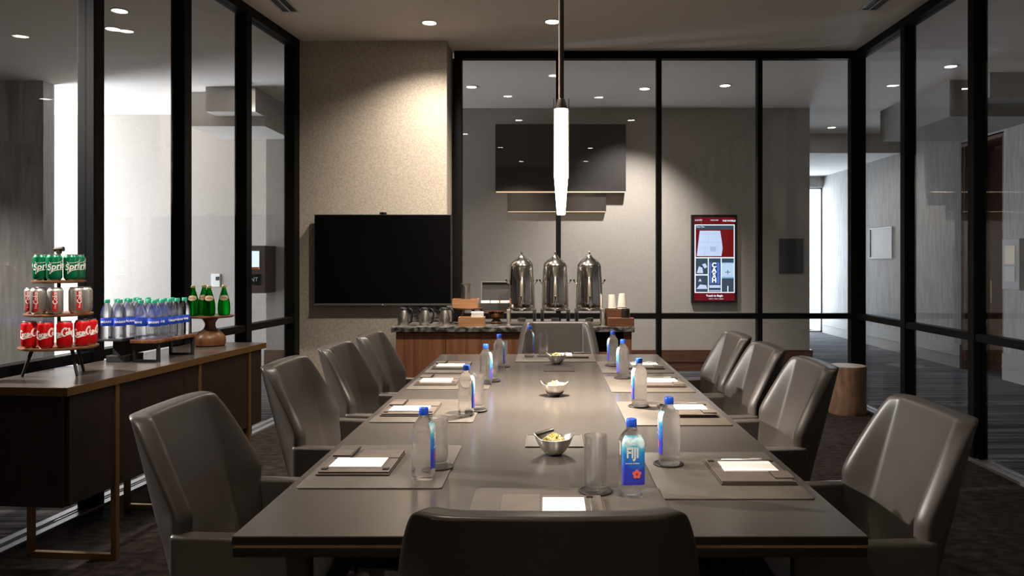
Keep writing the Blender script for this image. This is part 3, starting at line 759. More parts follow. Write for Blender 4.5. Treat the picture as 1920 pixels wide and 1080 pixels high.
def make_bottle():
    t = thing('water_bottle', '', 'bottle', group='square water bottles with blue caps')
    prof = [(0.0, 0.003), (0.020, 0.002), (0.029, 0.0), (0.0325, 0.005), (0.033, 0.02), (0.0325, 0.024), (0.033, 0.028), (0.033, 0.150), (0.0325, 0.155), (0.027, 0.168), (0.0175, 0.182), (0.0135, 0.188), (0.0125, 0.194), (0.0, 0.194)]
    sq = [4, 4, 5, 5.5, 5.5, 5.5, 5.5, 5.5, 5, 4, 3, 2, 2, 2]
    obj('bottle_body', lathe(prof, 48, sq, cap=False), 'water_bottle_clear', t)
    obj('bottle_cap', lathe([(0.0, 0.214), (0.0125, 0.214), (0.0145, 0.2115), (0.0148, 0.195), (0.0138, 0.192), (0.0, 0.192)], 28, cap=False), 'blue_cap', t)
    obj('neck_ring', lathe([(0.0130, 0.1905), (0.0165, 0.1900), (0.0165, 0.1885), (0.0130, 0.1880)], 28, cap=False), 'water_bottle_clear', t)
    # printed film on the face turned to local -Y, following the rounded square section
    lab = bmesh.new(); R = []
    zs = [0.036, 0.06, 0.09, 0.12, 0.150, 0.156, 0.164, 0.172]
    rr = [0.033, 0.033, 0.033, 0.033, 0.033, 0.0318, 0.0285, 0.0242]
    nn = [5.5, 5.5, 5.5, 5.5, 5.5, 5, 4.3, 3.6]
    for z, r, n in zip(zs, rr, nn):
        row = []
        for k in range(19):
            a = math.radians(-90 - 52 + 104 * k / 18); c, s = math.cos(a), math.sin(a)
            q = (r + 0.0006) / ((abs(c) ** n + abs(s) ** n) ** (1 / n)); row.append(lab.verts.new((q * c, q * s, z)))
        R.append(row)
    for a, b in zip(R, R[1:]):
        for k in range(18): lab.faces.new((a[k], a[k + 1], b[k + 1], b[k]))
    lb = obj('printed_label', lab, 'island_print', t)
    def face(bm, x, z, name, m): return obj(name, xf(bm, T(x, -0.0342, z) @ RX(90)), m, lb, smooth=False)
    face(text_bm('FIJI', 0.039, width=0.74, bold=0.0013, depth=0.0002), -0.004, 0.124, 'lettering', 'ink_white')
    face(text_bm('NATURAL ARTESIAN', 0.0042, bold=0.0001, depth=0.0002), -0.004, 0.0960, 'lettering', 'ink_white')
    face(text_bm('WATER', 0.0048, bold=0.0001, depth=0.0002), -0.004, 0.1465, 'lettering', 'ink_white')
    fl = bmesh.new()
    for k in range(5):
        a = math.radians(90 + 72 * k)
        add(fl, xf(lathe([(0.0, 0.0002), (0.0054, 0.0002), (0.0054, -0.0002), (0, -0.0002)], 14, cap=False), T(0.0078 * math.cos(a), 0.0078 * math.sin(a), 0.0001 * k) @ Matrix.Diagonal((1, 1, 1, 1))))
    face(fl, 0.008, 0.0665, 'flower_print', 'ink_pink')
    face(lathe([(0.0, 0.0012), (0.0022, 0.0012), (0.0022, 0.0), (0, 0.0)], 12, cap=False), 0.008, 0.0665, 'flower_heart', 'ink_red')
    return t
bottles = Series(make_bottle())
# key: bottle x, y, label turn; glass x, y; coaster under bottle or glass
SET = {
    'L1': (-0.378, 2.385, 90, -0.352, 2.510), 'L2': (-0.350, 3.355, 90, -0.318, 3.470), 'L3': (-0.335, 4.20, 90, -0.312, 4.325), 'L4': (-0.302, 4.80, 90, -0.290, 4.925),
    'R1': (0.386, 2.535, -90, 0.402, 2.640), 'R2': (0.406, 3.545, -90, 0.418, 3.650), 'R3': (0.412, 4.40, -90, 0.425, 4.505), 'R4': (0.398, 4.92, -90, 0.408, 5.025),
    'N': (0.232, 2.215, 6, 0.133, 2.245), 'S': (-0.133, 5.38, 90, -0.036, 5.43)}
for k, (bx, by, ba, gx, gy) in SET.items():
    under_bottle = k[0] == 'R'
    onmat = lambda x, y: any(abs(x - m[0]) < (0.265 if m[2] in (90, -90) else 0.2125) and abs(y - m[1]) < (0.2125 if m[2] in (90, -90) else 0.265) for m in MATS.values())
    bz = MZ if onmat(bx, by) else TT
    gz = MZ if onmat(gx, gy) else TT
    if under_bottle:
        coasters.put((bx, by + 0.012, bz), 0, 'round dark coaster under the water bottle ' + WHO[k])
        bottles.put((bx, by, bz + 0.0052), math.radians(ba), 'clear water bottle with blue cap ' + WHO[k])
        glasses.put((gx, gy, gz), 0, 'empty clear tumbler ' + WHO[k])
    else:
        coasters.put((gx, gy, gz), 0, 'round dark coaster under the tumbler ' + WHO[k])
        glasses.put((gx, gy, gz + 0.0038), 0, 'empty clear tumbler ' + WHO[k])
        bottles.put((bx, by, bz), math.radians(ba), ('clear water bottle with its colourful label facing out ' if k == 'N' else 'clear water bottle with blue cap ') + WHO[k])

# snack bowls: square with two raised pinched corners
def bowl_bm(rim=0.0):
    bm = bmesh.new(); rings = []; seg = 48
    prof = [(0.020, 0.0), (0.026, 0.0012), (0.038, 0.012), (0.050, 0.030), (0.059, 0.050), (0.062, 0.058)]
    prof += [(r - 0.0025, z + 0.0006) for r, z in reversed(prof)]
    prof[-1] = (0.018, 0.004); prof[-2] = (0.024, 0.005)
    for r, z in prof:
        ring = []
        for k in range(seg):
            a = 2 * PI * k / seg; c, s = math.cos(a), math.sin(a)
            f = min(1, max(0, (z - 0.004) / 0.054)); n = 2 + 0.0 * f
            pin = abs(math.cos(2 * (a))) ** 3
            lift = (0.016 * max(0, math.cos(a * 2)) ** 2 * f * f)
            q = r * (1 + 0.14 * f * (abs(c) ** 6) - 0.05 * f * abs(math.sin(2 * a)))
            ring.append(bm.verts.new((q * c, q * s, z + lift)))
        rings.append(ring)
    for a, b in zip(rings, rings[1:]):
        for k in range(seg): bm.faces.new((a[k], a[(k + 1) % seg], b[(k + 1) % seg], b[k]))
    bm.faces.new(list(reversed(rings[0]))); bm.faces.new(rings[-1])
    bmesh.ops.recalc_face_normals(bm, faces=bm.faces[:])
    return bm
bw = tag(obj('snack_bowl', bowl_bm(), 'steel_satin'), '', 'bowl', 'steel snack bowls along the table')
bowls = Series(bw)
def snack_bm(seed):
    rnd = random.Random(seed); bm = bmesh.new()
    for k in range(110):
        a = rnd.uniform(0, 2 * PI); r = 0.039 * math.sqrt(rnd.random())
        z = 0.042 + 0.024 * (1 - (r / 0.039) ** 2) + rnd.uniform(-0.004, 0.004)
        ic = bmesh.new(); bmesh.ops.create_icosphere(ic, subdivisions=1, radius=1.0)
        for v in ic.verts: v.co *= rnd.uniform(0.75, 1.2)
        m = T(r * math.cos(a), r * math.sin(a), z) @ Matrix.Rotation(rnd.uniform(0, 6.28), 4, Vector((rnd.uniform(-1, 1), rnd.uniform(-1, 1), 1)).normalized()) @ Matrix.Diagonal((rnd.uniform(0.006, 0.012), rnd.uniform(0.004, 0.007), rnd.uniform(0.003, 0.005), 1))
        add(bm, xf(ic, m))
    add(bm, lathe([(0.0, 0.016), (0.030, 0.016), (0.043, 0.043), (0.0, 0.052)], 24, cap=False))
    return bm
for i, (x, y, a, lab) in enumerate([(0.018, 2.69, 4, 'nearest to the camera'), (0.029, 3.86, -5, 'in the middle of the table'), (0.050, 5.06, 10, 'closest to the coffee urns')]):
    bowls.put((x, y, TT), math.radians(a), 'brushed steel snack bowl with pinched corners, ' + lab)
    o = obj('snack_mix', snack_bm(i + 3), 'chips', loc=(x, y, TT))
    tag(o, 'yellow snack mix heaped in the steel bowl ' + lab, 'snacks', 'snack mix in the steel bowls', 'stuff')
tag(obj('snack_bar', xf(bm_box(-0.032, 0.032, -0.011, 0.011, -0.005, 0.005, 0.003), T(-0.014, 2.70, TT + 0.074) @ RZ(14) @ RY(-13)), 'wrapper'), 'dark wrapped snack bar lying on the nearest bowl of snacks', 'snack bar')

# ------------------------------------------------------------------ sideboard
SA = math.radians(-5.4)                     # turned with the left glass wall
SX, SY = -2.043, 3.35                       # near front corner
SL, SD = 1.875, 0.46
SBm = T(SX, SY, 0) @ Matrix.Rotation(SA, 4, 'Z')   # local: +y along the front, -x towards the wall
def sbw(lx, ly, z=SB):
    v = SBm @ Vector((lx, ly, 0)); return (v.x, v.y, z)
sb = thing('sideboard', 'long dark wood sideboard with brass edges below the left glass', 'sideboard', (SX, SY, 0), SA)
obj('worktop', bm_box(-SD + 0.004, -0.004, 0.004, SL - 0.004, SB - 0.02, SB, 0.001), 'sideboard_stone', sb, smooth=False)
obj('brass_edge', boxes((-SD, -0.0, 0.0, 0.004, SB - 0.036, SB - 0.0005), (-0.004, 0.0, 0.004, SL - 0.004, SB - 0.036, SB - 0.0005), (-SD, 0, SL - 0.004, SL, SB - 0.036, SB - 0.0005), (-SD, -SD + 0.004, 0.004, SL - 0.004, SB - 0.036, SB - 0.0005)), 'old_brass', sb, smooth=False)
ZB = 0.345
obj('cabinet_body', bm_box(-SD + 0.012, -0.03, 0.012, SL - 0.03, ZB, SB - 0.02, 0.002), 'sideboard_wood', sb, smooth=False)
bars = [0.345, 1.07, 1.66]
seams = [0.012] + bars + [SL - 0.03]
for a, b in zip(seams, seams[1:]):
    obj('door', bm_box(-0.03, -0.012, a + 0.016, b - 0.016, ZB + 0.004, SB - 0.040, 0.002), 'sideboard_wood', sb, smooth=False)
def sled(y):
    h = obj('sled_leg', boxes((-0.034, -0.006, y - 0.013, y + 0.013, 0.0, SB - 0.037), (-SD + 0.006, -SD + 0.034, y - 0.013, y + 0.013, 0.0, ZB), (-SD + 0.034, -0.034, y - 0.013, y + 0.013, 0.0, 0.03), bev=0.0015), 'old_brass', sb, smooth=False)
for y in bars: sled(y)

# tiered stand
KX, KY = -2.318, 3.735
ts = thing('tiered_stand', 'three-tier round wooden stand stacked with soda cans', 'stand', (KX, KY, SB + 0.002))
def disc(r, z): return lathe([(0.0, z), (r - 0.008, z), (r, z + 0.004), (r, z + 0.010), (r - 0.003, z + 0.012), (0.0, z + 0.012)], 48, cap=False)
TIER = [(0.166, 0.126), (0.143, 0.280), (0.112, 0.434)]
for r, z in TIER: obj('tier', disc(r, z), 'acacia', ts)
obj('post', tube([(0, 0, 0.138), (0, 0, 0.585)], 0.008, 14), 'bronze', ts)
obj('knob', add(tube([(-0.020, 0, 0.590), (0.022, 0, 0.594)], [0.010, 0.012], 14), lathe([(0, 0.572), (0.013, 0.572), (0.011, 0.59), (0, 0.59)], 16, cap=False)), 'bronze', ts)
for ax, ay in ((-0.128, -0.07), (0.128, -0.07), (0.05, 0.115)):
    obj('leg', tube([(ax * 0.72, ay * 0.72, 0.127), (ax, ay, 0.0)], [0.0085, 0.006], 12), 'rubber', ts)

def can_base(t, body):
    obj('can_body', lathe([(0.0255, 0.003), (0.0285, 0.006), (0.0330, 0.0145), (0.0330, 0.1055), (0.0322, 0.1085), (0.0275, 0.1165)], 40, cap=False), body, t)
    obj('can_bottom', lathe([(0.0, 0.004), (0.021, 0.003), (0.0235, 0.0), (0.0255, 0.003)], 32, cap=False), 'aluminium', t)
    lid = obj('can_lid', lathe([(0.0275, 0.1165), (0.0274, 0.1205), (0.0262, 0.1215), (0.0250, 0.1195), (0.0245, 0.1165), (0.0, 0.1165)], 32, cap=False), 'aluminium', t)
    obj('pull_tab', xf(lathe([(0.0, 0), (0.007, 0), (0.007, 0.0012), (0, 0.0012)], 18, cap=False), T(0.003, 0, 0.1170) @ Matrix.Diagonal((1.6, 1, 1, 1))), 'aluminium', lid)
def script_cola():
    """flowing two-word script in pen strokes, about 72 mm long"""
    w = 0.0011; W = 0.0023; p = []
    def C_(x, s=1.0): return [[(x + 0.0135 * s, 0.0085 * s, W), (x + 0.011 * s, 0.0135 * s, w), (x + 0.004 * s, 0.0115 * s, W), (x - 0.001 * s, 0.0015 * s, 0.0030), (x + 0.003 * s, -0.0085 * s, W), (x + 0.011 * s, -0.0075 * s, w), (x + 0.0155 * s, -0.003 * s, w)]]
    def o_(x): return [[(x + 0.0035, 0.0025, W), (x - 0.0005, -0.001, W), (x + 0.0005, -0.0065, w), (x + 0.0045, -0.006, W), (x + 0.0062, -0.001, W), (x + 0.0035, 0.0025, w), (x + 0.0085, 0.0015, w)]]
    def c_(x): return [[(x + 0.0055, 0.0012, w), (x + 0.003, 0.0028, W), (x, -0.001, W), (x + 0.0012, -0.0065, W), (x + 0.006, -0.0055, w), (x + 0.008, -0.0025, w)]]
    def a_(x): return [[(x + 0.006, 0.0015, w), (x + 0.002, 0.002, W), (x, -0.0035, W), (x + 0.0025, -0.0065, W), (x + 0.0058, -0.001, w)], [(x + 0.0066, 0.0026, W), (x + 0.0058, -0.004, W), (x + 0.0085, -0.006, w), (x + 0.0115, -0.003, w)]]
    def l_(x): return [[(x - 0.0015, -0.003, w), (x + 0.0035, 0.0065, W), (x + 0.0045, 0.0125, w), (x + 0.0022, 0.0105, W), (x + 0.0012, -0.0035, W), (x + 0.003, -0.0065, w), (x + 0.0055, -0.0035, w)]]
    p += C_(-0.037) + o_(-0.0235) + c_(-0.0145) + a_(-0.0065) + [[(0.0030, -0.0005, W), (0.0062, 0.0, W)]]
    p += C_(0.0085) + o_(0.0205) + l_(0.0285) + a_(0.0335)
    p += [[(-0.032, -0.0095, w), (-0.022, -0.0135, W), (-0.010, -0.0105, 0.0030), (0.0, -0.0115, w), (0.006, -0.0095, w)]]
    p += [[(0.012, 0.0125, w), (0.019, 0.0155, W), (0.028, 0.0125, w), (0.034, 0.0135, w)]]
    return p
def make_red():
    t = thing('soda_can', '', 'can', group='red soda cans on the bottom tier')
    can_base(t, 'can_red')
    for a in (-90, 90):
        obj('lettering', wrap(xf(strokes_bm(script_cola()), T(0, 0.066, 0) @ RZ(7) @ Matrix.Diagonal((1.32, 1.42, 1, 1))), 0.033, a), 'ink_white', t, smooth=False)
    return t
def make_silver():
    t = thing('diet_soda_can', '', 'can', group='silver soda cans on the middle tier')
    can_base(t, 'can_silver')
    for a in (-90, 90):
        b = obj('red_band', wrap(boxes((-0.0105, 0.0105, 0.016, 0.104, 0, 0.0001)), 0.0331, a), 'ink_red', t, smooth=False)
        obj('lettering', wrap(xf(text_bm('Coke', 0.026, shear=0.12, bold=0.0006, depth=0.0003), T(0.001, 0.074, 0.0006) @ RZ(90)), 0.033, a), 'ink_white', b, smooth=False)
        obj('lettering', wrap(xf(text_bm('Diet', 0.011, depth=0.0003), T(0.001, 0.036, 0.0006) @ RZ(90)), 0.033, a), 'ink_white', b, smooth=False)
    return t
def make_green():
    t = thing('lemon_soda_can', '', 'can', group='green soda cans on the top tier')
    can_base(t, 'can_green')
    for a in (-90, 90):
        obj('lettering', wrap(xf(text_bm('Sprite', 0.040, shear=0.25, bold=0.0009, depth=0.0003), T(0, 0.066, 0) @ RZ(8)), 0.033, a), 'ink_white', t, smooth=False)
        star = [[(-0.036, 0.088, 0.0009), (-0.03, 0.082, 0.0009), (0, 0.084, 0.0009), (0.030, 0.094, 0.0009), (0.038, 0.102, 0.0009)],
                [(-0.036, 0.088, 0.0009), (-0.031, 0.066, 0.0009), (-0.034, 0.030, 0.0009)], [(-0.034, 0.030, 0.0009), (-0.02, 0.044, 0.0012), (0.0, 0.050, 0.0016), (0.03, 0.052, 0.0009)],
                [(0.038, 0.102, 0.0009), (0.034, 0.075, 0.0009), (0.03, 0.052, 0.0009)]]
        obj('star_outline', wrap(strokes_bm(star), 0.033, a), 'ink_white', t, smooth=False)
    return t
reds, silvers, greens = Series(make_red()), Series(make_silver()), Series(make_green())
def ring(series, R, z, angs, turns, word, tier):
    names = ['first', 'second', 'third', 'fourth', 'fifth', 'sixth', 'seventh']
    for i, (a, tn) in enumerate(zip(angs, turns)):
        r = math.radians(a)
        series.put((KX + R * math.cos(r), KY + R * math.sin(r), SB + 0.002 + z), math.radians(tn), '%s soda can on the %s tier, %s from the left' % (word, tier, names[i]))
ring(reds, 0.127, 0.1386, [-124, -82, -48, -11, 27], [34, 36, -4, 44, 60], 'red', 'bottom')
ring(silvers, 0.105, 0.2926, [-148, -108, -66, -16, 24], [0, 14, 30, 50, 130], 'silver', 'middle')
ring(greens, 0.076, 0.4466, [-128, -72, -17, 38], [52, 58, 62, 60], 'green', 'top')

# water bottles on two risers
def riser_point(px, py, z): return on(px, py, z)
RA = SA
wr = thing('riser_stand', 'wooden riser board on black metal frame legs with water bottles', 'riser', (-2.072, 4.17, SB), RA)
WD, WL, WH = 0.155, 0.405, 0.102
obj('board', prism(rrect(-WD, 0.0, 0, WL, 0.012), WH, WH + 0.018, 0.002), 'acacia', wr)
for y in (0.025, WL - 0.045):
    obj('leg_frame', boxes((-WD + 0.006, -WD + 0.018, y, y + 0.02, 0, WH), (-0.018, -0.006, y, y + 0.02, 0, WH), (-WD + 0.018, -0.018, y, y + 0.02, 0, 0.012), (-WD + 0.018, -0.018, y, y + 0.02, WH - 0.012, WH)), 'rubber', wr, smooth=False)
br = thing('riser_tray', 'flat black riser tray on a pedestal foot behind the wooden riser', 'riser', (-2.238, 4.20, SB), RA)
obj('tray', boxes((-0.150, 0, -0.05, 0.34, 0.116, 0.124), (-0.150, -0.146, -0.05, 0.34, 0.124, 0.130), (-0.004, 0, -0.05, 0.34, 0.124, 0.130)), 'rubber', br, smooth=False)
obj('pedestal', boxes((-0.10, -0.03, 0.02, 0.12, 0.035, 0.116)), 'rubber', br, smooth=False)
obj('foot', boxes((-0.12, -0.015, -0.01, 0.16, 0.0, 0.035), bev=0.003), 'rubber', br, smooth=False)
def make_small_bottle():
    t = thing('small_water_bottle', '', 'bottle', group='clear water bottles with green caps')
    prof = [(0.0, 0.004), (0.018, 0.003), (0.026, 0.0), (0.0305, 0.006), (0.031, 0.02), (0.0300, 0.024), (0.031, 0.028), (0.0302, 0.040), (0.031, 0.044), (0.0302, 0.056), (0.031, 0.06), (0.0295, 0.070), (0.0295, 0.112), (0.031, 0.120), (0.031, 0.135), (0.027, 0.156), (0.019, 0.175), (0.0125, 0.186), (0.0120, 0.193), (0.0, 0.193)]
    obj('bottle_body', lathe(prof, 28, cap=False), 'small_bottle_clear', t)
    obj('bottle_cap', lathe([(0.0, 0.210), (0.0125, 0.210), (0.0142, 0.208), (0.0145, 0.192), (0.0, 0.190)], 22, cap=False), 'green_cap', t)
    lb = obj('label_band', lathe([(0.0299, 0.0705), (0.0302, 0.071), (0.0302, 0.1115), (0.0299, 0.112)], 28, cap=False), 'label_blue', t)
    obj('lettering', wrap(xf(text_bm('DASANI', 0.0165, bold=0.0004, depth=0.0002), T(0, 0.092, 0)), 0.0302, -90), 'ink_white', lb, smooth=False)
    return t
smalls = Series(make_small_bottle())
rowname = ['first', 'second', 'third', 'fourth', 'fifth', 'sixth']
for c, lx in enumerate((-0.1145, -0.0405)):
    for k in range(5):
        v = T(-2.072, 4.17, 0) @ Matrix.Rotation(RA, 4, 'Z') @ Vector((lx, 0.042 + 0.0735 * k, 0))
        smalls.put((v.x, v.y, SB + WH + 0.0186), math.radians(10 + 14 * ((k * 5 + c * 3) % 7) - 30), 'green-capped water bottle on the wooden riser, %s in the %s row' % (rowname[k], 'window-side' if c == 0 else 'room-side'))
for c, lx in enumerate((-0.111, -0.039)):
    for k in range(4):
        v = T(-2.238, 4.20, 0) @ Matrix.Rotation(RA, 4, 'Z') @ Vector((lx, -0.012 + 0.083 * k, 0))
        smalls.put((v.x, v.y, SB + 0.1246), math.radians(12 - 9 * k + 20 * c), 'green-capped water bottle on the black tray, %s in the %s row' % (rowname[k], 'window-side' if c == 0 else 'room-side'))

# pedestal stand with green bottles
GX, GY = -2.158, 5.03
ps = thing('pedestal_stand', 'turned wooden pedestal stand holding green glass bottles', 'stand', (GX, GY, SB))
obj('pedestal', lathe([(0.0, 0.0), (0.082, 0.0), (0.092, 0.006), (0.096, 0.03), (0.090, 0.06), (0.066, 0.088), (0.040, 0.108), (0.031, 0.126), (0.032, 0.145), (0.044, 0.166), (0.064, 0.180), (0.0, 0.180)], 40, cap=False), 'acacia', ps)
obj('plate', lathe([(0.0, 0.180), (0.13, 0.180), (0.147, 0.187), (0.147, 0.193), (0.143, 0.195), (0.138, 0.193), (0.0, 0.193)], 48, cap=False), 'acacia', ps)
def make_green_bottle():
    t = thing('green_bottle', '', 'bottle', group='green glass bottles on the pedestal stand')
    obj('bottle_body', lathe([(0.0, 0.003), (0.026, 0.0), (0.0335, 0.003), (0.037, 0.018), (0.038, 0.045), (0.0362, 0.075), (0.0305, 0.105), (0.0222, 0.135), (0.0150, 0.158), (0.0118, 0.172), (0.0122, 0.180), (0.0, 0.180)], 32, cap=False), 'green_glass', t)
    obj('bottle_cap', lathe([(0.0, 0.190), (0.0125, 0.190), (0.0140, 0.187), (0.0145, 0.176), (0.0, 0.176)], 24, cap=False), 'gold_cap', t)
    # oval shoulder label laid on the sloping glass
    lb = bmesh.new(); zc, hz, hwid = 0.112, 0.017, 0.030
    def rad(z):
        P = [(0.0362, 0.075), (0.0305, 0.105), (0.0222, 0.135), (0.0150, 0.158)]
        for (ra, za), (rb, zb) in zip(P, P[1:]):
            if za <= z <= zb: return ra + (rb - ra) * (z - za) / (zb - za)
        return 0.03
    rows = []
    for i in range(9):
        u = -1 + 2 * i / 8; z = zc + hz * u; wid = hwid * math.sqrt(max(0.02, 1 - u * u)); r = rad(z) + 0.0008
        rows.append([lb.verts.new((r * math.cos(math.radians(-90) + wid * (-1 + 2 * k / 10) / r), r * math.sin(math.radians(-90) + wid * (-1 + 2 * k / 10) / r), z)) for k in range(11)])
    for a, b in zip(rows, rows[1:]):
        for k in range(10): lb.faces.new((a[k], a[k + 1], b[k + 1], b[k]))
    l = obj('shoulder_label', lb, 'label_cream', t)
    tx = wrap(xf(text_bm('Perrier', 0.0165, bold=0.0004, depth=0.0002), T(0, zc, 0.0012)), 0.0262, -90, 0.003)
    for v in tx.verts: 
        rr = math.hypot(v.co.x, v.co.y); k = (rad(v.co.z) + 0.0016 + (rr - 0.0278)) / rr; v.co.x *= k; v.co.y *= k
    obj('lettering', tx, 'label_orange', l, smooth=False)
    return t
gbs = Series(make_green_bottle())
for (dx, dy, tn, lab) in [(-0.086, -0.050, 10, 'green glass bottle nearest the window on the pedestal stand'), (-0.060, 0.048, 12, 'green glass bottle at the back of the pedestal stand'),
                          (0.018, -0.058, 24, 'green glass bottle at the front centre of the pedestal stand'), (0.088, 0.0, 20, 'green glass bottle on the room side of the pedestal stand')]:
    gbs.put((GX + dx, GY + dy, SB + 0.1936), math.radians(tn), lab)

# ------------------------------------------------------------------ credenza and coffee service
CX0, CX1, CY0, CY1 = -1.336, 0.727, 6.68, 7.26
cd = thing('credenza', 'walnut credenza with dark granite top against the front wall', 'credenza', (0, 0, 0))
obj('countertop', bm_box(CX0, CX1, CY0, CY1, CR - 0.045, CR, 0.004), 'granite', cd, smooth=False)
obj('backsplash', bm_box(CX0 + 0.02, -0.945, CY1 - 0.02, CY1, CR, CR + 0.146, 0.003), 'granite', cd, smooth=False)
obj('cabinet_body', boxes((CX0 + 0.035, 0.385, CY0 + 0.05, CY1, 0.08, CR - 0.045), (0.385, CX1 - 0.025, CY1 - 0.04, CY1, 0.08, CR - 0.045), (CX1 - 0.09, CX1 - 0.025, CY0 + 0.03, CY1, 0.0, CR - 0.045), (0.385, CX1 - 0.09, CY0 + 0.05, CY1, 0.08, 0.12)), 'walnut_dark', cd, smooth=False)
obj('end_panel', bm_box(CX1 - 0.092, CX1 - 0.023, CY0 + 0.028, CY0 + 0.05, 0.0, CR - 0.046), 'walnut', cd, smooth=False)
obj('open_shelf', bm_box(0.39, CX1 - 0.092, CY0 + 0.06, CY1 - 0.04, 0.60, 0.62), 'walnut', cd, smooth=False)
obj('plinth', bm_box(CX0 + 0.06, 0.385, CY0 + 0.10, CY1, 0.0, 0.08), 'walnut_dark', cd, smooth=False)
ds = [CX0 + 0.035, -0.878, -0.373, 0.0, 0.385]
for a, b in zip(ds, ds[1:]):
    obj('door', bm_box(a + 0.002, b - 0.002, CY0 + 0.028, CY0 + 0.05, 0.085, CR - 0.050, 0.001), 'walnut', cd, smooth=False)

def make_urn():
    t = thing('coffee_urn', '', 'urn', group='steel coffee urns on the credenza')
    obj('urn_body', lathe([(0.0, 0.135), (0.085, 0.135), (0.112, 0.147), (0.117, 0.165), (0.117, 0.20), (0.1135, 0.34), (0.1035, 0.505), (0.0985, 0.515), (0.0, 0.515)], 48, cap=False), 'steel', t)
    ld = obj('lid', lathe([(0.101, 0.513), (0.104, 0.519), (0.101, 0.526), (0.088, 0.545), (0.066, 0.566), (0.040, 0.582), (0.026, 0.596), (0.018, 0.61), (0.0, 0.612)], 40, cap=False), 'steel', t)
    obj('finial', lathe([(0.0, 0.61), (0.009, 0.61), (0.0065, 0.618), (0.010, 0.626), (0.0085, 0.636), (0.0035, 0.644), (0.0, 0.646)], 20, cap=False), 'steel', ld)
    obj('base_ring', lathe([(0.105, 0.128), (0.124, 0.128), (0.126, 0.140), (0.120, 0.152), (0.112, 0.150)], 44, cap=False), 'steel', t)
    for s in (-1, 1):
        h = obj('handle', tube([(s * 0.104, 0, 0.366), (s * 0.116, 0, 0.362), (s * 0.124, 0, 0.372), (s * 0.130, 0, 0.383)], 0.0055, 10), 'steel', t)
        obj('grip', tube([(s * 0.129, 0, 0.381), (s * 0.137, 0, 0.396)], [0.007, 0.008], 12), 'plastic_black', h)
    for sx in (-1, 1):
        for sy in (-1, 1):
            x, y = sx * 0.112, sy * 0.078
            obj('leg', boxes((x - 0.014, x + 0.014, y - 0.012, y + 0.012, 0.0, 0.135), (x - 0.017, x + 0.017, y - 0.015, y + 0.015, 0.0, 0.012), (x - 0.016, x + 0.016, y - 0.014, y + 0.014, 0.118, 0.142), bev=0.003), 'steel', t, smooth=False)
    obj('burner_tray', boxes((-0.098, 0.098, -0.07, 0.07, 0.020, 0.026), (-0.098, 0.098, -0.07, -0.066, 0.026, 0.034)), 'steel', t, smooth=False)
    obj('burner', lathe([(0.0, 0.026), (0.035, 0.026), (0.035, 0.058), (0.028, 0.062), (0.0, 0.062)], 24, cap=False), 'steel_satin', t)
    sp = obj('spigot', add(add(tube([(0, -0.108, 0.215), (0, -0.150, 0.215)], 0.010, 12), tube([(0, -0.146, 0.222), (0, -0.148, 0.168)], [0.011, 0.008], 12)), lathe([(0.0, 0), (0.018, 0), (0.018, 0.004), (0, 0.004)], 18, cap=False) if False else xf(lathe([(0.0, 0), (0.020, 0), (0.020, 0.005), (0, 0.005)], 20, cap=False), T(0, -0.110, 0.215) @ RX(90))), 'steel', t)
    obj('tap_lever', tube([(0, -0.146, 0.222), (0, -0.148, 0.252), (0, -0.156, 0.262)], [0.005, 0.005, 0.008], 10), 'plastic_black', sp)
    return t
urns = Series(make_urn())
for x, lab in [(-0.236, 'polished steel coffee urn beside the black tea chest'), (0.056, 'polished steel coffee urn between the two other urns'), (0.353, 'polished steel coffee urn beside the stacked paper cups')]:
    urns.put((x, 6.88, CR + 0.0006), 0, lab)

def make_carafe():
    t = thing('thermal_carafe', '', 'carafe', group='steel thermal carafes on the credenza')
    obj('carafe_body', lathe([(0.0, 0.0), (0.049, 0.0), (0.051, 0.006), (0.051, 0.05), (0.047, 0.085), (0.036, 0.118), (0.031, 0.132), (0.0, 0.132)], 36, cap=False), 'steel_satin', t)
    ld = obj('lid', lathe([(0.0, 0.132), (0.032, 0.130), (0.034, 0.138), (0.032, 0.148), (0.018, 0.154), (0.0, 0.155)], 28, cap=False), 'plastic_grey', t)
    obj('thumb_lever', xf(bm_box(0.0, 0.05, -0.009, 0.009, 0, 0.006, 0.002), T(0.006, 0, 0.151)), 'plastic_black', ld)
    obj('spout', xf(lathe([(0.008, 0), (0.012, 0.012), (0.010, 0.014), (0.006, 0.002)], 14, cap=False), T(-0.034, 0, 0.128) @ RY(-30)), 'steel_satin', t)
    obj('handle', tube([Vector(p) for p in catmull([(0.030, 0, 0.138), (0.058, 0, 0.140), (0.078, 0, 0.122), (0.080, 0, 0.08), (0.070, 0, 0.03), (0.050, 0, 0.022)], 5)], 0.0075, 10), 'plastic_black', t)
    return t
cars = Series(make_carafe())
for x, lab in [(-1.262, 'steel thermal carafe at the left end of the credenza'), (-1.078, 'steel thermal carafe in the middle of the three carafes'), (-0.906, 'steel thermal carafe beside the wooden box tower')]:
    cars.put((x, 6.86, CR + 0.0006), math.radians(-12), lab)

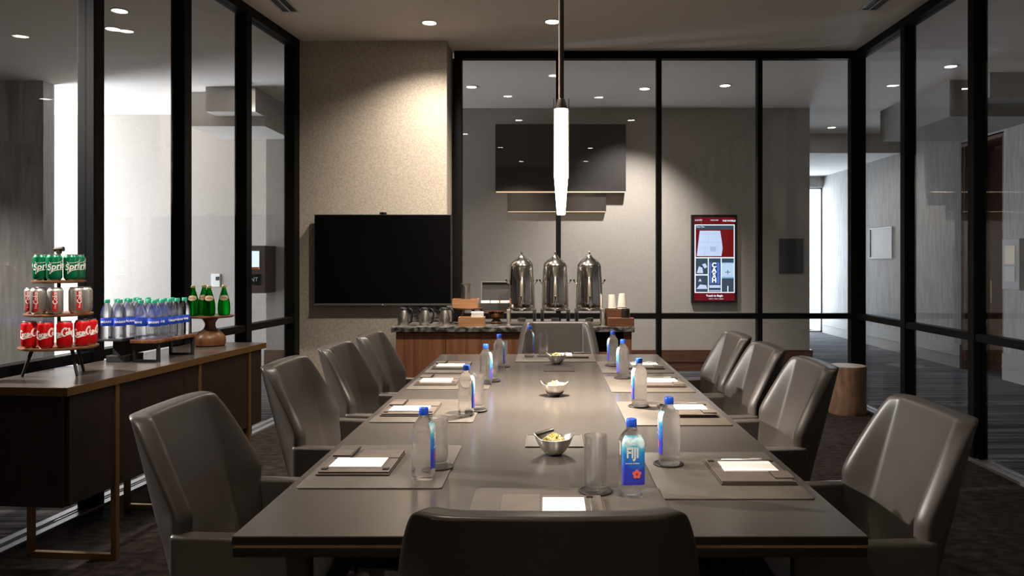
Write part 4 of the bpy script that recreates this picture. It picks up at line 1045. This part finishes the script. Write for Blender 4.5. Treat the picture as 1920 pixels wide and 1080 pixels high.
def open_box(w, d, h, th=0.008): return boxes((-w / 2, w / 2, -d / 2, -d / 2 + th, 0, h), (-w / 2, w / 2, d / 2 - th, d / 2, 0, h), (-w / 2, -w / 2 + th, -d / 2 + th, d / 2 - th, 0, h), (w / 2 - th, w / 2, -d / 2 + th, d / 2 - th, 0, h), (-w / 2 + th, w / 2 - th, -d / 2 + th, d / 2 - th, 0, th))
tag(obj('wooden_box', open_box(0.222, 0.13, 0.078), 'oak', smooth=False, loc=(-0.660, 6.775, CR + 0.0006)), 'low oak box holding a stack of white napkins', 'box')
nb = bmesh.new()
for k in range(12): add(nb, bm_box(-0.05 + 0.002 * math.sin(k * 2.1), 0.05, -0.05, 0.05 + 0.002 * math.cos(k * 3), 0.0095 * k, 0.0095 * k + 0.0085, 0.003))
tag(obj('napkin_stack', nb, 'napkin', loc=(-0.612, 6.775, CR + 0.0092)), 'stack of folded white napkins in the oak box', 'napkins')
st1 = thing('riser_stand', 'oak riser with splayed legs under the upper oak box', 'riser', (-0.712, 6.99, CR + 0.005))
obj('board', lathe([(0.0, 0.126), (0.10, 0.126), (0.122, 0.134), (0.122, 0.140), (0.0, 0.140)], 40, cap=False), 'acacia', st1)
for k in range(4):
    a = math.radians(45 + 90 * k); obj('leg', tube([(0.055 * math.cos(a), 0.055 * math.sin(a), 0.127), (0.11 * math.cos(a), 0.095 * math.sin(a), 0.0)], [0.009, 0.007], 10), 'oak', st1)
tag(obj('wooden_box', open_box(0.225, 0.14, 0.078), 'oak', smooth=False, loc=(-0.735, 6.99, CR + 0.1456)), 'oak box raised on the splayed-leg riser', 'box')
sd = thing('straw_holder', 'brushed steel cylinder with a notched rim above the oak box', 'holder', (-0.735, 6.99, CR + 0.1544))
cyl = bmesh.new(); rings = []
for r, top in ((0.041, 0.205), (0.039, 0.205)):
    lo = []; hi = []
    for k in range(36):
        a = 2 * PI * k / 36; c, s = math.cos(a), math.sin(a)
        hh = top - (0.028 * max(0, -s) ** 6 * 1.0)
        lo.append(cyl.verts.new((r * c, r * s, 0.002 if r < 0.04 else 0.0))); hi.append(cyl.verts.new((r * c, r * s, hh)))
    rings.append((lo, hi))
for (lo, hi), rev in ((rings[0], 0), (rings[1], 1)):
    for k in range(36): cyl.faces.new((lo[k], lo[(k + 1) % 36], hi[(k + 1) % 36], hi[k]))
for k in range(36): cyl.faces.new((rings[0][1][k], rings[0][1][(k + 1) % 36], rings[1][1][(k + 1) % 36], rings[1][1][k]))
cyl.faces.new(rings[0][0])
bmesh.ops.recalc_face_normals(cyl, faces=cyl.faces[:])
obj('cylinder_body', cyl, 'steel_satin', sd)
obj('rim_plate', boxes((-0.046, 0.046, 0.012, 0.018, 0.196, 0.206)), 'steel', sd, smooth=False)
# tea chest on pedestal
st2 = thing('pedestal_stand', 'small turned wooden pedestal carrying a board under the tea chest', 'stand', (-0.469, 7.06, CR + 0.0006))
obj('pedestal', lathe([(0.0, 0.0), (0.052, 0.0), (0.056, 0.008), (0.044, 0.022), (0.032, 0.034), (0.030, 0.044), (0.048, 0.052), (0.066, 0.060), (0.070, 0.084), (0.064, 0.090), (0.0, 0.090)], 32, cap=False), 'acacia', st2)
bd = bmesh.new()
for k in range(16):
    a = 2 * PI * k / 16; ic = bmesh.new(); bmesh.ops.create_uvsphere(ic, u_segments=8, v_segments=6, radius=0.008); add(bd, xf(ic, T(0.062 * math.cos(a), 0.062 * math.sin(a), 0.098)))
obj('bead_ring', bd, 'acacia', st2)
obj('board', prism(rrect(-0.135, 0.125, -0.075, 0.09, 0.01), 0.106, 0.120, 0.002), 'acacia', st2)
tc = thing('tea_chest', 'open dark tea chest with a raised lid full of white sachets', 'tea chest', (-0.482, 7.06, CR + 0.1212))
obj('chest_body', open_box(0.262, 0.15, 0.064), 'plastic_grey', tc, smooth=False)
lid = obj('lid', xf(boxes((-0.131, 0.131, -0.004, 0.004, 0, 0.185), bev=0.002), T(0, 0.080, 0.066) @ RX(-9)), 'plastic_grey', tc, smooth=False)
obj('lid_rim', xf(boxes((-0.131, -0.121, -0.026, -0.004, 0, 0.185), (-0.131, 0.131, -0.026, -0.004, 0.176, 0.185)), T(0, 0.080, 0.066) @ RX(-9)), 'steel_satin', lid, smooth=False)
for i, x in enumerate((-0.085, 0.0, 0.085)):
    sx = bmesh.new()
    for k in range(7): add(sx, xf(bm_box(-0.036, 0.036, -0.0035, 0.0035, 0, 0.072, 0.001), T(x, -0.052 + 0.016 * k, 0.0095) @ RX(-6)))
    tag(obj('sachet_row', sx, 'napkin', smooth=False, loc=(-0.482, 7.06, CR + 0.1212)), 'row of white sachets in the tea chest, %s' % ('left compartment', 'middle compartment', 'right compartment')[i], 'sachets', 'sachet rows in the tea chest', 'stuff')

# cup station
tag(obj('wooden_box', bm_box(-0.110, 0.110, -0.058, 0.058, 0, 0.072, 0.002), 'cedar_box', smooth=False, loc=(0.615, 6.755, CR + 0.0006)), 'low reddish wooden box in front of the paper cups', 'box')
tag(obj('wooden_box', open_box(0.205, 0.16, 0.140, 0.01), 'cedar_box', smooth=False, loc=(0.600, 6.915, CR + 0.0006)), 'taller reddish wooden box holding the paper cups', 'box')
def make_cups():
    t = thing('cup_stack', '', 'paper cups', group='stacks of white paper cups')
    obj('cup', lathe([(0.0, 0.262), (0.026, 0.262), (0.028, 0.256), (0.040, 0.150), (0.0425, 0.1485), (0.0425, 0.144), (0.039, 0.144), (0.030, 0.15), (0.0, 0.15)], 32, cap=False), 'white_cup', t)
    for k in range(9):
        z = 0.012 + 0.0147 * k
        obj('cup', lathe([(0.036, z + 0.012), (0.0395, z + 0.004), (0.0425, z + 0.003), (0.0425, z), (0.037, z)], 28, cap=False), 'white_cup', t)
    return t
cups = Series(make_cups())
cups.put((0.642, 6.915, CR + 0.0115), 0, 'white paper cup stack nearest the wall end of the credenza')
cups.put((0.550, 6.915, CR + 0.0012), 0, 'white paper cup stack beside the coffee urn')
lds = thing('lid_stack', 'stack of black cup lids on the low reddish box', 'cup lids', (0.655, 6.755, CR + 0.0732))
for k in range(6):
    z = 0.013 * k
    obj('cup_lid', lathe([(0.0, z + 0.010), (0.028, z + 0.011), (0.030, z + 0.0125), (0.033, z + 0.012), (0.0345, z + 0.004), (0.036, z + 0.003), (0.036, z), (0.0, z)], 28, cap=False), 'plastic_black', lds)

# ------------------------------------------------------------------ television
tv = thing('television', 'large blank black television on the beige wall', 'television', (-1.515, YCOL, 1.407))
obj('casing', bm_box(-0.6255, 0.6255, -0.075, -0.025, -0.416, 0.416, 0.004), 'plastic_black', tv, smooth=False)
obj('wall_bracket', bm_box(-0.25, 0.25, -0.025, -0.001, -0.2, 0.2), 'plastic_black', tv, smooth=False)
obj('screen', bm_box(-0.617, 0.617, -0.079, -0.075, -0.395, 0.408), 'screen_black', tv, smooth=False)
obj('bottom_bar', bm_box(-0.6255, 0.6255, -0.083, -0.075, -0.416, -0.397, 0.002), 'plastic_grey', tv, smooth=False)
obj('standby_light', bm_box(-0.004, 0.004, -0.0845, -0.083, -0.412, -0.404), 'ink_white', tv, smooth=False)
cm = thing('conference_camera', 'small black camera on top of the television', 'camera', (-1.515, YCOL - 0.05, 1.823))
obj('camera_body', bm_box(-0.030, 0.030, -0.022, 0.016, 0.001, 0.022, 0.004), 'plastic_black', cm)
obj('lens', xf(lathe([(0, 0), (0.007, 0), (0.007, 0.003), (0, 0.003)], 16, cap=False), T(0, -0.022, 0.012) @ RX(90)), 'screen_black', cm)

# ------------------------------------------------------------------ stump stool
stp = bmesh.new(); rows = []
for z, f in ((0.0, 0.96), (0.02, 1.0), (0.15, 0.985), (0.30, 0.99), (0.42, 1.01), (0.436, 0.985)):
    rows.append([stp.verts.new((0.168 * f * (1 + 0.02 * math.sin(3 * a + 1) + 0.012 * math.sin(7 * a)) * math.cos(a), 0.168 * f * (1 + 0.02 * math.sin(3 * a + 1) + 0.012 * math.sin(7 * a)) * math.sin(a), z)) for a in [2 * PI * k / 48 for k in range(48)]])
for a, b in zip(rows, rows[1:]):
    for k in range(48): stp.faces.new((a[k], a[(k + 1) % 48], b[(k + 1) % 48], b[k]))
stp.faces.new(list(reversed(rows[0]))); stp.faces.new(rows[-1])
su = thing('stump_stool', 'brown tree stump stool in the glass corner', 'stool', (2.745, 7.26, 0))
obj('trunk', stp, 'stump_wood', su)
obj('stump_top', lathe([(0.0, 0.436), (0.160, 0.436), (0.158, 0.440), (0.0, 0.441)], 48, cap=False), 'stump_top', su)

# ------------------------------------------------------------------ hall wall objects
dp = thing('wall_panel', 'large dark wooden wall panel with a lit lower edge beyond the glass', 'wall panel', (0.155, YH, 2.745), group='dark wall panels beyond the glass')
obj('panel', bm_box(-0.855, 0.855, -0.16, 0.0, -0.435, 0.445, 0.003), 'dark_panel', dp, smooth=False)
obj('light_strip', bm_box(-0.845, 0.845, -0.155, -0.10, -0.447, -0.435), 'warm_glow', dp, smooth=False)
dp2 = thing('wall_panel', 'smaller dark wooden wall panel below the large one', 'wall panel', (0.105, YH, 2.165), group='dark wall panels beyond the glass')
obj('panel', bm_box(-0.65, 0.65, -0.10, 0.0, -0.113, 0.12, 0.003), 'dark_panel', dp2, smooth=False)
obj('light_strip', bm_box(-0.64, 0.64, -0.095, -0.06, -0.121, -0.113), 'warm_glow', dp2, smooth=False)

sg = thing('digital_sign', 'upright lit digital sign with a map on the hall wall', 'sign', (2.19, YH, 1.428))
obj('casing', bm_box(-0.302, 0.302, -0.06, 0.0, -0.582, 0.582, 0.004), 'plastic_black', sg, smooth=False)
scn = obj('screen', bm_box(-0.268, 0.268, -0.063, -0.06, -0.555, 0.548), 'sign_maroon', sg, smooth=False)
def sgp(name, x0, x1, z0, z1, m, lay=1, par=scn):
    return obj(name, bm_box(x0, x1, -0.063 - 0.0012 * lay, -0.063 - 0.0012 * (lay - 1), z0, z1), m, par, smooth=False)
def sgt(s, size, x, z, m, lay=2, **k):
    return obj('lettering', xf(text_bm(s, size, depth=0.0004, **k), T(x, -0.063 - 0.0012 * lay - 0.0004, z) @ RX(90)), m, scn, smooth=False)
sgp('picture_border', -0.262, 0.268, -0.452, 0.452, 'sign_white', 1)
sgp('map_ground', -0.248, 0.255, 0.02, 0.44, 'sign_red', 2)
sgp('map_header', -0.248, 0.255, 0.385, 0.44, 'sign_slate', 3)
mp = bmesh.new(); pts = [(-0.195, 0.37), (0.075, 0.37), (0.095, 0.24), (0.108, 0.14), (0.092, 0.035), (-0.235, 0.035), (-0.215, 0.2)]
a = [mp.verts.new((x, -0.0690, z)) for x, z in pts]; b = [mp.verts.new((x, -0.0665, z)) for x, z in pts]
mp.faces.new(a); mp.faces.new(list(reversed(b)))
for k in range(len(pts)): mp.faces.new((a[k], a[(k + 1) % len(pts)], b[(k + 1) % len(pts)], b[k]))
bmesh.ops.recalc_face_normals(mp, faces=mp.faces[:])
mo = obj('map_plan', mp, 'sign_map', scn, smooth=False)
obj('map_rooms', boxes(*[(x0, x1, -0.0698, -0.0690, z0, z1) for x0, x1, z0, z1 in [(-0.19, 0.06, 0.325, 0.33), (-0.08, -0.075, 0.22, 0.33), (-0.20, 0.08, 0.215, 0.22), (-0.21, -0.10, 0.14, 0.145), (-0.06, 0.02, 0.095, 0.16), (-0.13, -0.125, 0.04, 0.14), (0.04, 0.045, 0.06, 0.21)]]), 'sign_map_room', mo, smooth=False)
for x0, x1, z0, z1, m in [(-0.248, -0.088, -0.205, 0.005, 'sign_slate'), (-0.248, -0.088, -0.44, -0.222, 'sign_slate'), (-0.075, 0.083, -0.44, 0.005, 'sign_slate'), (0.096, 0.255, -0.44, 0.005, 'sign_sky')]:
    sgp('picture_tile', x0, x1, z0, z1, m, 2)
sgp('picture_detail', -0.062, 0.066, -0.33, -0.05, 'sign_blue', 3); sgp('picture_detail', -0.045, 0.035, -0.325, -0.055, 'sign_slate', 4)
for i, ch in enumerate('CASH'): sgt(ch, 0.085, -0.005, -0.088 - 0.066 * i, 'sign_white', 4, bold=0.004)
sgp('picture_detail', -0.068, 0.076, -0.385, -0.35, 'sign_map', 3)
sgp('picture_detail', -0.068, 0.076, -0.432, -0.415, 'sign_map_room', 3)
# grey photo tiles: a few pale shapes
for pts in ([(-0.235, -0.19), (-0.205, -0.10), (-0.16, -0.12), (-0.15, -0.19)], [(-0.165, -0.075), (-0.12, -0.06), (-0.095, -0.11), (-0.13, -0.13)], [(-0.24, -0.40), (-0.19, -0.34), (-0.11, -0.35), (-0.095, -0.40)], [(-0.215, -0.30), (-0.19, -0.262), (-0.17, -0.30)]):
    q = bmesh.new(); a = [q.verts.new((x, -0.0668, z)) for x, z in pts]; b = [q.verts.new((x, -0.0654, z)) for x, z in pts]
    q.faces.new(a); q.faces.new(list(reversed(b)))
    for k in range(len(pts)): q.faces.new((a[k], a[(k + 1) % len(pts)], b[(k + 1) % len(pts)], b[k]))
    bmesh.ops.recalc_face_normals(q, faces=q.faces[:])
    obj('picture_detail', q, 'sign_map', scn, smooth=False)
sgp('picture_detail', 0.096, 0.255, -0.24, -0.06, 'sign_cloud', 3)
sgp('picture_detail', 0.096, 0.255, -0.44, -0.26, 'sign_slate', 3)
pn = bmesh.new()
add(pn, boxes((0.140, 0.210, -0.0672, -0.0666, -0.181, -0.174), (0.172, 0.178, -0.0672, -0.0666, -0.205, -0.155), (0.164, 0.186, -0.0672, -0.0666, -0.160, -0.156)))
obj('aeroplane_picture', pn, 'ink_black', scn, smooth=False)
sgp('picture_detail', 0.170, 0.182, -0.44, -0.36, 'sign_white', 4)
sgp('picture_header', 0.096, 0.255, -0.05, 0.005, 'sign_slate', 3)
sgt('2:30 PM', 0.030, -0.212, 0.508, 'sign_white', 2); sgt('WELCOME', 0.022, 0.0, 0.508, 'sign_white', 2)
sgt('THE WORLD', 0.030, 0.192, 0.500, 'sign_white', 2, bold=0.001); sgt('Floor Plan', 0.026, -0.185, 0.420, 'sign_white', 4)
sgt('Touch to Begin', 0.036, 0.0, -0.490, 'sign_white', 2, bold=0.001)
sgt('EVENTS  |  MAPS  |  DINING', 0.016, 0.02, -0.532, 'sign_white', 2)
sgp('location_tag', 0.125, 0.24, 0.185, 0.215, 'sign_maroon', 3)

tag(obj('wall_plaque', bm_box(3.06, 3.385, YH - 0.015, YH, 1.235, 1.695, 0.003), 'slate_plaque', smooth=False), 'dark slate plaque on the hall wall right of the digital sign', 'plaque')

# room sign box in the lobby (beside the soffit)
rs = thing('wall_screen_box', 'brown wall box with a small lit screen beyond the left glass', 'wall display', (-3.82, YH, 1.29))
obj('box_body', bm_box(-0.19, 0.19, -0.40, 0.0, -0.305, 0.305, 0.004), 'taupe_metal', rs, smooth=False)
obj('screen', bm_box(-0.12, 0.115, -0.404, -0.40, 0.0, 0.235), 'sign_white', rs, smooth=False)
obj('screen_footer', bm_box(-0.12, 0.115, -0.406, -0.404, 0.0, 0.03), 'label_orange', rs, smooth=False)
np_ = obj('name_plate', bm_box(-0.14, 0.135, -0.403, -0.40, -0.20, -0.06), 'plastic_black', rs, smooth=False)
obj('lettering', xf(text_bm('EVENT', 0.075, depth=0.0006), T(-0.01, -0.4036, -0.13) @ RX(90)), 'ink_white', np_, smooth=False)
ls = thing('light_switch', 'white light switch plate on the bright lobby wall', 'switch', (-4.62, 10.95, 1.13))
obj('switch_plate', bm_box(-0.06, 0.06, -0.012, 0, -0.09, 0.09, 0.003), 'ink_white', ls, smooth=False)
obj('rocker', bm_box(0.005, 0.055, -0.018, -0.012, 0.0, 0.05, 0.002), 'plastic_grey', ls, smooth=False)

# display box, sconces and framed panel on the corridor wall
bx = thing('wall_display_box', 'pale metal wall box with a small picture on the corridor wall', 'wall display', (XW, 9.30, 1.36))
obj('box_body', bm_box(-0.16, 0.0, -0.17, 0.17, -0.30, 0.30, 0.006), 'pale_metal', bx, smooth=False)
obj('picture', bm_box(-0.164, -0.16, -0.09, 0.11, 0.0, 0.22), 'label_cream', bx, smooth=False)
obj('info_plate', bm_box(-0.164, -0.16, -0.09, 0.11, -0.20, -0.03), 'trim_white', bx, smooth=False)
for i, (x, y, lab) in enumerate([(XW + 0.30, 9.84, 'glowing sconce on the near side of the brown doorway'), (XW + 0.30, 10.60, 'glowing sconce on the far side of the brown doorway')]):
    pass
fr = thing('picture_frame', 'thin framed pale print on the corridor wall', 'picture', (XW, 13.3, 1.70))
obj('frame', boxes((-0.02, 0, -0.45, -0.43, -0.26, 0.26), (-0.02, 0, 0.43, 0.45, -0.26, 0.26), (-0.02, 0, -0.43, 0.43, 0.24, 0.26), (-0.02, 0, -0.43, 0.43, -0.26, -0.24)), 'taupe_metal', fr, smooth=False)
obj('print', bm_box(-0.008, 0, -0.43, 0.43, -0.24, 0.24), 'pale_skirting', fr, smooth=False)
sn = thing('wall_sconce', 'slim glowing sconce on the brown doorway lining', 'wall lamp', (XW + 0.36, 10.05, 1.55))
obj('back_plate', bm_box(-0.012, 0, -0.03, 0.03, -0.17, 0.17, 0.003), 'bronze', sn, smooth=False)
obj('lamp_tube', tube([(-0.028, 0, -0.15), (-0.028, 0, 0.15)], 0.014, 14), 'sconce_glow', sn)

# ------------------------------------------------------------------ daylight, world, camera
def area(loc, tgt, sx, sy, power, col):
    l = bpy.data.lights.new('daylight', 'AREA'); l.shape = 'RECTANGLE'; l.size = sx; l.size_y = sy; l.energy = power; l.color = col
    o = bpy.data.objects.new('daylight', l); C.objects.link(o); o.location = loc
    o.rotation_euler = (Vector(tgt) - Vector(loc)).to_track_quat('-Z', 'Y').to_euler()
area((-8.55, 10.02, 1.6), (-4, 10.3, 1.5), 1.5, 3.0, 170, (0.88, 0.93, 1.0))
area((4.95, YW + 1.3, 1.6), (4.6, 8.0, 1.0), 1.4, 2.7, 85, (0.80, 0.90, 1.0))

w = bpy.data.worlds.new('World'); bpy.context.scene.world = w; w.use_nodes = True
nt = w.node_tree; bg = nt.nodes['Background']
bg.inputs['Color'].default_value = (0.80, 0.90, 1.0, 1); bg.inputs['Strength'].default_value = 3.0

cam = bpy.data.cameras.new('Camera'); co_ = bpy.data.objects.new('Camera', cam); C.objects.link(co_)
cam.sensor_fit = 'HORIZONTAL'; cam.sensor_width = 36.0; cam.lens = 36.0 * F / 1920.0
cam.shift_x = (960 - CX) / 1920.0; cam.shift_y = (CY - 540) / 1920.0
cam.clip_start = 0.05; cam.clip_end = 200
co_.location = (0, 0, EYE); co_.rotation_euler = (PI / 2, 0, 0)
sc = bpy.context.scene; sc.camera = co_
sc.view_settings.view_transform = 'Standard'; sc.view_settings.look = 'None'; sc.view_settings.gamma = 1.0; sc.view_settings.use_curve_mapping = False
sc.view_settings.exposure = 1.6
cy = sc.cycles
cy.max_bounces = 14; cy.diffuse_bounces = 4; cy.glossy_bounces = 6; cy.transmission_bounces = 12; cy.transparent_max_bounces = 40
cy.use_denoising = True
cy.sample_clamp_indirect = 6.0
cy.caustics_reflective = False; cy.caustics_refractive = True; cy.blur_glossy = 0.5
